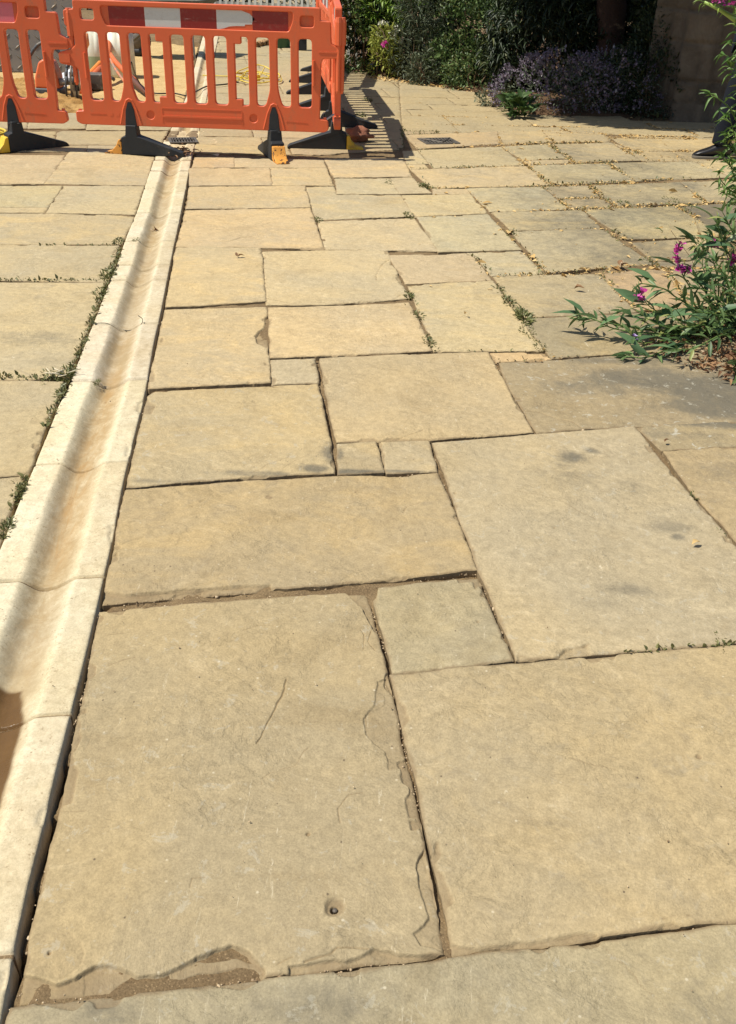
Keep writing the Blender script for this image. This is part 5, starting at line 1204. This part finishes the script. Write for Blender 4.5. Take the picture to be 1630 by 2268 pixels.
# ------------------------------------------------------------------ person at the right edge
def skinned(name, pts, edges, mat, parent, sub=2):
    me = bpy.data.meshes.new(name); me.from_pydata([p[:3] for p in pts], edges, []); me.update(); me.materials.append(mat)
    o = link(bpy.data.objects.new(name, me), parent); me.skin_vertices.new() if hasattr(me.skin_vertices,'new') and not len(me.skin_vertices) else None
    mo = o.modifiers.new('skin','SKIN'); mo.use_smooth_shade = True
    if not len(me.skin_vertices):
        bpy.context.view_layer.update()
    sv = me.skin_vertices[0].data
    for i, p in enumerate(pts):
        r = p[3]; sv[i].radius = (r, r) if not isinstance(r, tuple) else r; sv[i].use_root = (i == 0)
    ms = o.modifiers.new('sub','SUBSURF'); ms.levels = sub; ms.render_levels = sub
    return o
def person():
    SKINM = mat_simple('skin', (.55,.33,.24), .55, .35, .05, 10); DEN = mat_simple('dark_denim', (.008,.010,.016), .85, .2, .35, 40, .002, 250); TOP = mat_simple('dark_jumper', (.02,.022,.03), .9, .1, .2, 20, .003, 100); HAIR = mat_simple('dark_hair', (.03,.02,.012), .6, .3, .3, 50)
    LE_ = mat_simple('shoe_leather', (.014,.013,.014), .35, .5, .3, 20); SOLE = mat_simple('shoe_sole', (.16,.14,.11), .7, .2)
    f = g(1572,352); r = empty('person', (f.x+.035, f.y+.04, 0)); tag(r, 'person in dark jeans and black lace-up shoes standing behind the right-hand plants', 'person')
    # frame: faces -x; two legs: near (y=-) and far (y=+)
    A = [(.15,.06,.93,.125),(.14,.06,1.12,.12),(.13,.06,1.32,.14),(.13,.06,1.44,.10),(.12,.06,1.50,.055),(.10,.06,1.56,.055),(.095,.06,1.63,.085),(.10,.06,1.70,.09),(.105,.06,1.76,.06),
         (.13,-.10,1.41,.07),(.15,-.19,1.36,.052),(.19,-.22,1.12,.042),(.02,-.21,1.16,.030),(-.03,-.21,1.17,.026),
         (.13,.22,1.41,.07),(.15,.31,1.36,.052),(.19,.34,1.12,.042),(.02,.33,1.16,.030),(-.03,.33,1.17,.026),
         (.14,-.03,.88,.10),(.10,-.02,.50,.062),(.03,-.02,.10,.045),(.18,.15,.88,.10),(.24,.16,.50,.062),(.27,.16,.10,.045)]
    E = [(0,1),(1,2),(2,3),(3,4),(4,5),(5,6),(6,7),(7,8),(3,9),(9,10),(10,11),(11,12),(12,13),(3,14),(14,15),(15,16),(16,17),(17,18),(0,19),(19,20),(20,21),(0,22),(22,23),(23,24)]
    skinned('body', A, E, SKINM, r)
    T = [(.15,.06,.95,.15),(.14,-.03,.86,.115),(.115,-.025,.66,.10),(.07,-.02,.48,.094),(.05,-.02,.28,.085),(.035,-.02,.12,.078),(.03,-.02,.09,.08),
         (.18,.15,.86,.115),(.21,.155,.66,.10),(.24,.16,.48,.085),(.265,.16,.28,.075),(.28,.16,.12,.068),(.28,.16,.085,.07)]
    skinned('trousers', T, [(0,1),(1,2),(2,3),(3,4),(4,5),(5,6),(0,7),(7,8),(8,9),(9,10),(10,11),(11,12)], DEN, r)
    J = [(.15,.06,.92,.15),(.14,.06,1.12,.145),(.13,.06,1.32,.165),(.13,.06,1.44,.12),(.125,.06,1.485,.07),(.13,-.10,1.41,.088),(.15,-.19,1.36,.068),(.19,-.22,1.12,.058),(.04,-.21,1.155,.045),(.13,.22,1.41,.088),(.15,.31,1.36,.068),(.19,.34,1.12,.058),(.04,.33,1.155,.045)]
    skinned('jumper', J, [(0,1),(1,2),(2,3),(3,4),(3,5),(5,6),(6,7),(7,8),(3,9),(9,10),(10,11),(11,12)], TOP, r)
    # face and hair
    hb = MB().blob((.125,.06,1.72),(.098,.085,.115),2,.05,16,12).build('hair', HAIR, r, True)
    m = MB(); m.blob((.008,.06,1.665),(.016,.013,.022),0,0,8,6); m.build('nose', SKINM, r, True)
    for s in (-1,1):
        MB().blob((.020,.06+.032*s,1.69),(.008,.012,.007),0,0,8,6).build('eye', mat_simple('eye_white',(.6,.6,.6),.3), r, True); MB().blob((.11,.06+.088*s,1.675),(.018,.008,.03),0,0,8,6).build('ear', SKINM, r, True)
    MB().blob((.020,.06,1.625),(.008,.025,.006),0,0,10,6).build('mouth', mat_simple('lips',(.45,.18,.15),.5), r, True)
    # hands
    for y in (-.21,.33):
        P = [(-.02,y,1.17,.022),(-.07,y,1.175,.030)]; ED = [(0,1)]
        for k,(dx,l) in enumerate(((-.03,.07),(-.01,.08),(.01,.078),(.03,.06))):
            b = len(P); P += [(-.105,y+dx,1.178,.010),(-.105-l*.5,y+dx,1.175,.009),(-.105-l*.85,y+dx,1.155,.007)]; ED += [(1,b),(b,b+1),(b+1,b+2)]
        b = len(P); P += [(-.075,y+(.04 if y<0 else -.04),1.185,.011),(-.105,y+(.055 if y<0 else -.055),1.185,.009)]; ED += [(1,b),(b,b+1)]
        skinned('hand', P, ED, SKINM, r, 1)
    # shoes: lofted sections from heel to toe, facing -x
    for ax, ay in ((.035,-.02),(.28,.16)):
        secs = [(.085,.030,.055,.06),(.07,.038,.10,.085),(.03,.040,.118,.095),(-.01,.041,.105,.085),(-.06,.044,.078,.060),(-.11,.047,.060,.045),(-.16,.042,.046,.034),(-.192,.028,.032,.022),(-.205,.010,.020,.014)]
        V = []; F = []; n = 14
        for x, w, h, hh in secs:
            h = h*1.22
            for k in range(n):
                a = 2*math.pi*k/n; cz = math.cos(a); sy = math.sin(a); z = .018 + (h-.018)*max(0,(cz+1)/2)**.8; V.append((ax+x, ay+w*np.sign(sy)*abs(sy)**.8, z))
        for i in range(len(secs)-1):
            for k in range(n): F.append((i*n+k,i*n+(k+1)%n,(i+1)*n+(k+1)%n,(i+1)*n+k))
        F += [tuple(range(n)), tuple((len(secs)-1)*n+k for k in range(n-1,-1,-1))]
        sh = pyobj('shoe', V, F, LE_, r, True); ms = sh.modifiers.new('s','SUBSURF'); ms.levels=1; ms.render_levels=1
        out = [(x,w+.004) for x,w,h,hh in secs]; P = [(ax+x,ay-w) for x,w in out]+[(ax+x,ay+w) for x,w in out[::-1]]; n = len(P)
        MB().add([(x,y,0.0) for x,y in P]+[(x,y,.020) for x,y in P],[tuple(range(n-1,-1,-1)),tuple(range(n,2*n))]+[(i,(i+1)%n,n+(i+1)%n,n+i) for i in range(n)]).build('sole', SOLE, sh, bevel=.004)
        m = MB()
        for k in range(5): x = ax-.015-.018*k; z = .108-.010*k; m.tube([(x,ay-.022,z-.012),(x-.004,ay,z),(x,ay+.022,z-.012)],.0035,5)
        m.build('laces', LE_, sh, True)
person()

# ------------------------------------------------------------------ plants at the right edge
def catmull(P, k=6):
    Q = []
    for i in range(len(P)-1):
        p0 = P[max(i-1,0)]; p1 = P[i]; p2 = P[i+1]; p3 = P[min(i+2,len(P)-1)]
        for t in np.linspace(0,1,k,endpoint=False): Q.append(.5*((2*p1)+(-p0+p2)*t+(2*p0-5*p1+4*p2-p3)*t*t+(-p0+3*p1-3*p2+p3)*t**3))
    Q.append(P[-1]); return Q
def leafy_stem(parent, pts, r0, leafL, mat, smat, step, wr=.22, upang=.35, droop=.3, n_per=1, twist=2.4, tip=True, start=.15, part='stem'):
    P = catmull([Vector(p) for p in pts]); rs = [r0*(1-.7*i/(len(P)-1)) for i in range(len(P))]
    MB().tube(P, rs, 6).build(part, smat, parent, True)
    d = [0]
    for i in range(1,len(P)): d.append(d[-1]+(P[i]-P[i-1]).length)
    C=[];D=[];S=[]; L = d[-1]; s = L*start; k = 0; ph = random.uniform(0,6)
    while s < L:
        i = min(len(P)-2, next((j for j in range(len(d)) if d[j] > s), len(d)-1)-1); t = (P[i+1]-P[i]).normalized(); p = P[i]+t*(s-d[i]); u = t.orthogonal().normalized(); v = t.cross(u)
        for q in range(n_per):
            a = ph+k*twist+q*2*math.pi/n_per; o = u*math.cos(a)+v*math.sin(a); C.append(tuple(p)); D.append(tuple(o+t*upang*1.6)); S.append(leafL*random.uniform(.7,1.15)*(1-.35*(s/L)))
        s += step*random.uniform(.8,1.2); k += 1
    if tip:
        for q in range(4): C.append(tuple(P[-1])); D.append(tuple((P[-1]-P[-2]).normalized()+Vector(RNG.normal(size=3)*.4))); S.append(leafL*.5)
    return C, D, S
def pea_flower_arrays(c, s):
    C=[];D=[];S=[]
    for k in range(6):
        q = Vector(c)+Vector((random.uniform(-1,1)*s*.7, random.uniform(-1,1)*s*.5, random.uniform(-1,1)*s*1.0))
        for j in range(4): C.append(tuple(q)); D.append((random.uniform(-1,1),random.uniform(-1,.2),random.uniform(-.1,1))); S.append(s*random.uniform(.7,1.1))
    return C,D,S
# (a) tall leafy perennial
def tall_plant(label, base, stems, lf, mat):
    r = empty('leafy_plant', base); tag(r, label, 'plant'); b = Vector(base); CC=[];DD=[];SS=[]
    for pts in stems:
        P = [Vector((random.uniform(-.05,.05),random.uniform(-.05,.05),0))]+[at(*q)-b for q in pts]
        C,D,S = leafy_stem(r, P, .006, lf, mat, STEMG, .042, .2, .3, .45, 1, 2.4); CC+=C;DD+=D;SS+=S
    leaves('leaves', CC, DD, SS, mat, r, wr=.19, droop=.4)
    return r
tall_plant('tall leafy plant with narrow drooping leaves nearest the person, at the right edge', (2.24,5.95,0),
   [[(1650,330,5.9),(1622,250,5.85),(1592,220,5.8),(1575,212,5.8)],[(1655,360,5.9),(1634,330,5.8),(1624,290,5.75),(1616,262,5.7)],[(1660,300,5.9),(1642,190,5.85),(1620,135,5.8),(1606,122,5.8)],[(1660,330,5.9),(1652,230,5.85),(1640,170,5.8)],[(1650,400,5.8),(1628,380,5.75),(1612,362,5.7),(1604,350,5.7)],[(1640,440,5.8),(1615,420,5.7),(1597,400,5.65),(1592,388,5.6)],[(1655,300,6),(1650,150,5.9),(1632,60,5.9)],[(1645,380,5.8),(1625,330,5.75),(1612,300,5.7)],[(1650,430,5.8),(1630,400,5.7),(1618,370,5.7)],[(1660,330,5.8),(1648,215,5.8),(1618,150,5.8)],[(1670,300,5.9),(1650,120,5.85),(1622,95,5.8)],[(1670,420,5.8),(1640,350,5.75),(1606,318,5.7)],[(1670,420,5.8),(1650,390,5.75),(1625,335,5.7)],[(1660,440,5.7),(1635,445,5.6),(1605,430,5.55)]], .135, L_BRI if False else mat_leaf('willowy_leaf',(.07,.15,.03),(.17,.27,.06),(.24,.26,.06)))
r = tall_plant('bright lime stalk with pink buds arching across the top right corner', (2.25,5.3,0), [[(1660,200,5.2),(1645,60,5.1),(1610,28,5.0),(1580,12,5.0),(1552,2,5.0)],[(1665,150,5.2),(1640,30,5.1),(1600,14,5.0),(1572,8,5.0)]], .07, L_BRI)
P = [at(1650,60,5.1),at(1625,42,5.05),at(1595,22,5.0),at(1560,5,5.0)]; MB().tube([q-Vector((2.25,5.3,0)) for q in P],[.014,.012,.009,.006],8).build('stalk', mat_simple('lime_stalk',(.30,.42,.10),.5), r, True)
C=[];D=[];S=[]
for x,y in ((1586,1),(1600,2),(1618,6)): c_,d_,s_ = pea_flower_arrays(at(x,y,5.0)-Vector((2.25,5.3,0)), .022); C+=c_;D+=d_;S+=s_
leaves('buds', C, D, S, L_MAG, r, wr=.8)
# ground-hugging leafy mass right of the tall plant (base)
shrub('shrub', 'leafy green shrub filling the right edge behind the pink flowers', 'shrub', (2.45,5.25,0), [(0,0,.30,.38,.40,.36,2),(-.12,.45,.25,.28,.3,.30,1),(.1,.5,.7,.35,.35,.4,1)], L_MID, .075, 1900, .25, clump=.45, outw=.8, droop=.3)
# (b) everlasting pea
def pea():
    base = Vector((1.72,4.02,0)); r = empty('everlasting_pea', tuple(base)); tag(r, 'sprawling everlasting pea with magenta flowers and blue-green leaves, flopping onto the paving at right', 'plant')
    CC=[];DD=[];SS=[]; W = 4.0
    stems = [ [(1560,690,4.0),(1530,640,4.0),(1508,600,4.0),(1500,560,4.0)], [(1560,690,4.05),(1500,660,3.95),(1470,640,3.9),(1420,628,3.9),(1408,640,3.9)], [(1550,720,3.95),(1480,700,3.9),(1440,680,3.85),(1420,655,3.85)],
      [(1540,740,3.9),(1450,732,3.85),(1380,722,3.8),(1330,712,3.8),(1285,700,3.85)], [(1545,740,3.9),(1440,738,3.8),(1360,728,3.8),(1310,705,3.85),(1280,712,3.9)], [(1540,745,3.9),(1470,755,3.8),(1420,760,3.75),(1400,745,3.7)],
      [(1550,750,3.85),(1480,775,3.7),(1430,792,3.6),(1400,800,3.6),(1388,808,3.6)], [(1600,700,4.1),(1590,620,4.1),(1570,560,4.1),(1530,530,4.1)], [(1620,690,4.1),(1620,600,4.1),(1600,540,4.1),(1590,500,4.1)], [(1600,700,4.2),(1580,640,4.2),(1556,590,4.2),(1560,560,4.2)],
      [(1570,720,4),(1540,690,3.95),(1500,690,3.9),(1450,690,3.9),(1415,680,3.9),(1380,690,3.9)], [(1640,700,4.2),(1650,600,4.2),(1630,520,4.2)], [(1580,740,3.9),(1560,720,3.8),(1520,725,3.7),(1490,700,3.7)], [(1630,720,4),(1610,680,3.9),(1580,650,3.9),(1550,640,3.9)],[(1640,740,4),(1630,700,3.9),(1600,700,3.85),(1570,690,3.8)],
      [(1560,735,3.95),(1500,730,3.85),(1455,718,3.8),(1425,700,3.8)],[(1640,640,4.2),(1620,570,4.2),(1575,530,4.15),(1545,545,4.1)], [(1650,700,4.1),(1660,600,4.1),(1640,540,4.1),(1615,500,4.1)],[(1630,700,4.0),(1615,640,3.95),(1598,600,3.9),(1585,580,3.9)],[(1650,730,3.9),(1640,660,3.8),(1610,620,3.8)],[(1600,740,3.9),(1590,700,3.8),(1545,690,3.75),(1520,670,3.75)],[(1600,720,4),(1570,660,4),(1535,600,4),(1545,570,4)],[(1650,650,4.1),(1640,560,4.1),(1615,500,4.1),(1600,470,4.1)],[(1640,620,4.1),(1612,560,4.1),(1580,525,4.1)],[(1655,720,4),(1635,640,4),(1595,600,4),(1560,600,4)],[(1620,740,3.85),(1590,745,3.7),(1540,770,3.6),(1500,775,3.55)] ]
    for pts in stems:
        P = [Vector((random.uniform(-.10,.16), random.uniform(-.12,.15), 0))]+[at(*q)-base for q in pts]
        for p in P[1:]: p.z = max(p.z, .012)
        C,D,S = leafy_stem(r, P, .0046, .112, L_PEA, STEMG, .058, .3, .6, .15, 2, 1.5); CC+=C;DD+=D;SS+=S
    # winged filler of leaves low down
    for k in range(620):
        q = Vector((random.gauss(.14,.20), random.gauss(.08,.17), abs(random.gauss(.11,.13)))); CC.append(tuple(q)); DD.append((random.gauss(-.2,.8), random.gauss(-.2,.7), random.gauss(.5,.5))); SS.append(random.uniform(.05,.10))
    CC=np.array(CC); CC[:,2]=np.maximum(CC[:,2],.008); DD=np.array(DD); low=CC[:,2]<.06; DD[low,2]=np.abs(DD[low,2])*.6
    leaves('leaves', CC, DD, SS, L_PEA, r, wr=.21, droop=.16, fold=.07)
    C2=[];D2_=[];S2=[]
    for x,y,Y in ((1590,490,4.15),(1600,540,4.1),(1570,560,4.1),(1545,545,4.1),(1500,590,4.0),(1455,625,3.95),(1470,640,3.9),(1530,620,4.0),(1560,640,4),(1430,672,3.85),(1475,705,3.8),(1455,745,3.75),(1500,690,3.85),(1520,760,3.7),(1420,770,3.65),(1300,700,3.85),(1325,708,3.82),(1600,620,4.05),(1610,660,4),(1620,520,4.15),(1585,690,3.9),(1540,700,3.85),(1400,700,3.85),(1375,700,3.84),(1440,790,3.6),(1400,798,3.62)):
        for k in range(2): q = at(x,y,Y)-base; q.z = max(q.z,.02); C2.append(tuple(q)); D2_.append((random.choice((-1,1))*random.uniform(.5,1), random.uniform(-.6,.2), random.uniform(-.3,.6))); S2.append(random.uniform(.10,.15))
    leaves('leaves', C2, D2_, S2, mat_leaf('broad_pea_leaf',(.07,.135,.06),(.15,.25,.11),(.33,.38,.20),.5,.25), r, wr=.27, droop=.1, fold=.05)
    # curling tendrils
    for k in range(22):
        c = Vector(random.choice(CC.tolist())); a0 = random.uniform(0,6); d = Vector((math.cos(a0),math.sin(a0)*.6,.4)).normalized(); P=[c+d*(.008*i)+Vector((.012*math.sin(i*.9),.0,.012*math.cos(i*.9)))*(i/12) for i in range(13)]; MB().tube(P,.0011,4).build('tendril', STEMG, r, True)
    for x,y,Y,s in ((1503,552,4.0,.024),(1513,600,4.0,.028),(1419,655,3.85,.025),(1580,540,4.1,.018),(1615,578,4.1,.026),(1497,572,4.0,.018)):
        C,D,S = pea_flower_arrays(at(x,y,Y)-base, s); leaves('flower', C, D, S, L_LIL if (x,y)==(1497,570) else L_MAG, r, wr=.9, droop=.1)
    C,D,S = pea_flower_arrays(at(1402,750,3.7)-base, .016); leaves('flower', C, D, S, L_LIL, r, wr=.9, droop=.1)
pea()
p = (1.86,4.25,0); r = shrub('feathery_weed', 'feathery yellow-green weed growing up through the pea plant', 'plant', p, [(0,0,.16,.13,.12,.16,1),(-.12,-.02,.10,.1,.1,.10,.6)], L_YG, .018, 1500, .25, clump=.3, stems=8, smat=STEMG)
b_ = Vector((1.62,4.45,0)); r = empty('seed_heads', tuple(b_)); tag(r, 'thin dry seed heads standing behind the pea flowers', 'plant'); C=[];D=[];S=[]
for k in range(26):
    t = Vector((random.gauss(0,.14), random.gauss(.03,.10), random.uniform(.14,.34))); MB().tube([(t.x*.2,t.y*.2,0),tuple(t*.6),tuple(t)],.0011,4).build('stalk', STEMD, r, True) if k < 14 else None
    for j in range(5): C.append(tuple(t+Vector(RNG.normal(size=3)*.014))); D.append(tuple(RNG.normal(size=3))); S.append(.010)
leaves('seeds', C, D, S, L_STRAW, r, wr=.6)['kind'] = 'stuff'
# extra sprig low at the right edge
p = g(1618,835); rosette('small_plant', 'small green sprig at the right edge below the pea plant', 'plant', (p.x+.05,p.y,0), 16, .09, L_MID, .35, .8, hz=.05)
# litter under the pea
n = 1500; X = RNG.normal(1.55,.24,n); Y = RNG.normal(3.62,.24,n) ; k = (X > 1.08+.75*np.abs(Y-3.72))&(Y<4.3)&(Y>3.0); X=X[k];Y=Y[k]
o = leaves('leaf_litter', np.column_stack([X,Y,RNG.uniform(.006,.025,len(X))]), RNG.normal(size=(len(X),3))*np.array([1,1,.18]), RNG.uniform(.012,.045,len(X)), L_BRN, None, wr=.35, droop=.25, fold=.2); tag(o, 'crisp brown dead leaves scattered under the pea plant', 'leaf litter', None, 'stuff')
# straw-coloured petals along right-hand joints and moss
def along(joint_filter, per_m, jit):
    out = []
    for P, r_ in edges_for_grit+[(q, .012) for q in farP]:
        nn = len(P)
        for i in range(nn):
            p,q = P[i],P[(i+1)%nn]; c=(p+q)/2
            w = joint_filter(c)
            if w <= 0: continue
            L = np.linalg.norm(q-p); k = RNG.poisson(L*per_m*w); t = RNG.random(k); pp = p+(q-p)*t[:,None]+RNG.normal(0,jit,(k,2)); dn = vnoise(pp[:,0]*3.1,pp[:,1]*3.1,9); out.append(pp[(dn>.52)|(RNG.random(len(pp))<.12)])
    return np.vstack(out)
A = along(lambda c: float(np.clip((c[0]-.35)/1.0,0,1)*np.clip((c[1]-3.2)/1.5,0,1)*(c[0]<3.4)*(c[1]<9.6)), 190, .011)
o = leaves('fallen_petals', np.column_stack([A, RNG.uniform(-.001,.007,len(A))]), RNG.normal(size=(len(A),3))*np.array([1,1,.15]), RNG.lognormal(math.log(.0125),.55,len(A)), L_STRAW, None, wr=.5, fold=.1); tag(o, 'dry straw-coloured petals and chaff gathered in the right-hand joints', 'petals', None, 'stuff')
n = 420; Xs = RNG.uniform(.2,3.0,n); Ys_ = RNG.uniform(4.0,11.0,n); k = (Xs > (Ys_*-.02+.3))&(RNG.random(n) < .25+.35*(Xs/3)); Xs=Xs[k];Ys_=Ys_[k]
o = leaves('scattered_chaff', np.column_stack([Xs,Ys_,np.full(len(Xs),.006)]), RNG.normal(size=(len(Xs),3))*np.array([1,1,.12]), RNG.lognormal(math.log(.020),.5,len(Xs)), L_STRAW, None, wr=.3, fold=.1); tag(o, 'stray pale petals and stalks strewn over the right-hand paving', 'petals', None, 'stuff')
hx = np.linspace(0,1,260); hp = np.array([[-.2+1.5*t, 12.15-1.05*t] for t in hx])+RNG.normal(0,.07,(260,2)); 
o = leaves('fallen_petals', np.column_stack([hp, np.full(260,.012)]), RNG.normal(size=(260,3))*np.array([1,1,.2]), RNG.lognormal(math.log(.035),.4,260), L_STRAW, None, wr=.5); tag(o, 'pale fallen petals along the foot of the hedge', 'petals', None, 'stuff')
M_ = along(lambda c: float((c[0]>.15)*(c[0]<2.6)*np.clip((c[1]-3.4)/2,0,1)*(c[1]<9)), 110, .008)
nn = vnoise(M_[:,0]*1.3+4, M_[:,1]*1.3, 77); M_ = M_[nn > .50]
Yl = RNG.uniform(2.3,6.8,1500); k_ = vnoise(Yl*3.0, Yl*0, 55) > .46; Yl = Yl[k_]; M_ = np.vstack([M_, np.column_stack([xl_(Yl)-.006+RNG.normal(0,.007,len(Yl)), Yl])])
Lc = np.vstack([gp([(random.uniform(-60,130),836+random.gauss(0,3)) for _ in range(120)]), gp([(random.uniform(-40,235),621+random.gauss(0,1.2)) for _ in range(120)]), gp([(random.uniform(60,262),543+random.gauss(0,1)) for _ in range(70)]), gp([(random.uniform(1150,1640),1466-(random.random()*0)) for _ in range(0)]+[(xx,1463-(xx-1145)*.076+random.gauss(0,2)) for xx in [random.uniform(1380,1630) for _ in range(60)]])]); M_ = np.vstack([M_, Lc])
o = leaves('moss', np.column_stack([M_, RNG.uniform(-.008,.003,len(M_))]), RNG.normal(size=(len(M_),3))*.5+np.array([0,0,.7]), RNG.lognormal(math.log(.013),.35,len(M_)), mat_leaf('moss_leaf',(.12,.125,.045),(.23,.22,.09),(.28,.21,.10)), None, wr=.5); tag(o, 'low moss and seedlings growing in the joints and along the channel edge', 'moss', None, 'stuff')

WEED = mat_leaf('weed_leaf', (.10,.11,.035), (.20,.20,.07), (.32,.24,.12))
def weed(label, x, y, n, L, spread, z=.0):
    c = g(x,y); C=[];D=[];S=[]; L = L*.50; n = int(n*2.3); spread *= .8
    for k in range(n):
        a=random.uniform(0,2*math.pi); q=random.random()**.6*spread; C.append((math.cos(a)*q*.55-math.sin(a)*q*.15,math.sin(a)*q*1.7,z-.008+random.random()*.006)); D.append((math.cos(a)+random.gauss(0,.4),math.sin(a)+random.gauss(0,.4),random.uniform(.3,1.6))); S.append(L*random.uniform(.5,1.2))
    o = leaves('weed', C, D, S, WEED, None, wr=.34, droop=.25); o.location=(c.x,c.y,0); tag(o, label, 'weed', 'weeds growing in the paving joints'); return o
WL = [('weed tuft in the joint left of the channel, beside its narrow broken block',262,535,46,.035,.05),('greenest weed tuft left of the channel, just below the broken kerb block',240,605,70,.045,.07),('weed tuft left of the channel a little nearer than the greenest one',222,650,46,.04,.06),
 ('grassy weed at the corner where a wide cross joint meets the left channel edge',148,828,70,.045,.05),('weed below the grassy corner weed on the left channel edge',133,872,40,.035,.035),('weed strip in the left joint by the near channel block',44,1090,50,.03,.035),('weed lowest in the left joint, at the picture edge',14,1170,60,.032,.04),
 ('tiny weed in the channel joint at the left kerb, near side',215,846,26,.022,.02),('tiny weed sprouting in the dished channel beyond the broken block',300,531,22,.03,.03),
 ('dark leafy weed where two joints meet above the pale middle slab',905,655,40,.04,.04),('weed in the sloping joint right of the pale middle slab, upper',928,700,34,.035,.04),('weed at the near end of the sloping joint right of the pale middle slab',948,757,44,.035,.045),
 ('upper weed of the long mossy joint left of the pea plant',1105,640,40,.035,.05),('weed in the middle of the long mossy joint left of the pea plant',1128,668,60,.04,.06),('largest weed with flat jagged leaves in the mossy joint left of the pea plant',1160,702,80,.06,.07),
 ('mossy weed just below the largest jagged weed',1168,735,80,.03,.07),('lowest weed of the mossy joint left of the pea plant',1195,768,50,.03,.05),
 ('clover-like weed at the right picture edge between the two biggest slabs',1598,1424,80,.020,.032),('small spiky weed in the right-hand joint beside the stained slab',1535,1098,24,.028,.018),('small weed lower in the right-hand joint, at the picture edge',1598,1180,20,.022,.014),
 ('weed in the joint at the corner of the pale wedge-shaped slab',905,478,50,.035,.06),('weed at the left end of the same pale slab row',706,487,30,.035,.05),('green weed in the joint under the second slab from the end barrier',862,404,26,.04,.06),
 ('weed line in the joint right of the end barrier shadow',940,412,40,.05,.07),('weed in the corner joint near the dry straw petals',1380,450,40,.04,.07),('green seedlings in the wide joint near the right-hand plants',1500,452,110,.035,.16),('weed in the joint near the pink slab',1440,580,44,.035,.07),
 ('weed at the edge of the cross joint left of the channel, far side',235,612,20,.03,.04),('mossy tuft in the wide cross joint left of the channel',110,832,50,.028,.07),('low moss tuft in the shadow of the side barriers',800,255,60,.05,.10),('mossy tuft at the corner of the side barrier shadow',815,222,40,.05,.09)]
for w in WL:
    o = weed(*w)
    if 'seedlings' in w[0]: o['kind'] = 'stuff'
def dead_leaf(label, x, y, L, z=.012, mat=L_BRN, n=2):
    c = g(x,y); o = leaves('fallen_leaf', [(0,0,0)]*n, [(random.uniform(-1,1),random.uniform(-.4,.4),.25*k) for k in range(1,n+1)], [L*(1-.2*k) for k in range(n)], mat, None, wr=.5, fold=.25, droop=.4); o.location=(c.x,c.y,z); tag(o, label, 'leaf', 'stray leaves on the paving')
dead_leaf('curled brown leaf on the paving beside the pink slab',1375,597,.055,n=3); dead_leaf('small dark leaf on the pale square slab right of the channel',527,574,.035)
dead_leaf('dark shrivelled leaf lying in the dished channel',340,500,.04,z=-.03,n=3); dead_leaf('dark leaf scrap on the stained slab at the right edge',1470,986,.020)
dead_leaf('thin brown stalk on the slab left of the pea plant',1270,645,.05,n=1); dead_leaf('pale curled petal on the slab beside the mossy joint',1028,702,.028,mat=L_STRAW,n=1)
dead_leaf('pale peeling strip of bark on the big right-hand slab',1530,1214,.030,mat=L_STRAW,n=1)
# wire lying across the channel
c0 = [g(x,y,z) for x,y,z in ((205,717,.006),(235,716,.008),(262,728,-.03),(290,732,-.03),(310,722,-.01),(316,708,.01),(306,699,.03))]; o = MB().tube(catmull(c0),.0014,5).build('wire', CAB, None, True); tag(o, 'thin dark wire curled across the channel', 'wire')
# pale stick bits in the left cross joint
m = MB()
for k in range(7): a = g(115+k*6+random.uniform(-3,3),832+random.uniform(-6,6),.012); m.tube([a,a+Vector((random.uniform(-.05,.05),random.uniform(-.03,.03),.012))],.002,5)
o = m.build('twigs', mat_simple('pale_twig',(.6,.52,.36),.8), None, True); tag(o, 'bits of pale dry twig in the wide cross joint left of the channel', 'twigs', None, 'stuff')

MB().add([(-.35,13.4,-.03),(60,10,-.03),(60,90,-.03),(-.35,90,-.03)],[(0,1,2,3)]).build('lawn', mat_earth('lawn_grass',(.03,.05,.015),(.06,.09,.03),(.02,.035,.01),60,.02)); tag(bpy.data.objects['lawn'], 'dark planted ground beyond the hedge', None, None, 'structure')
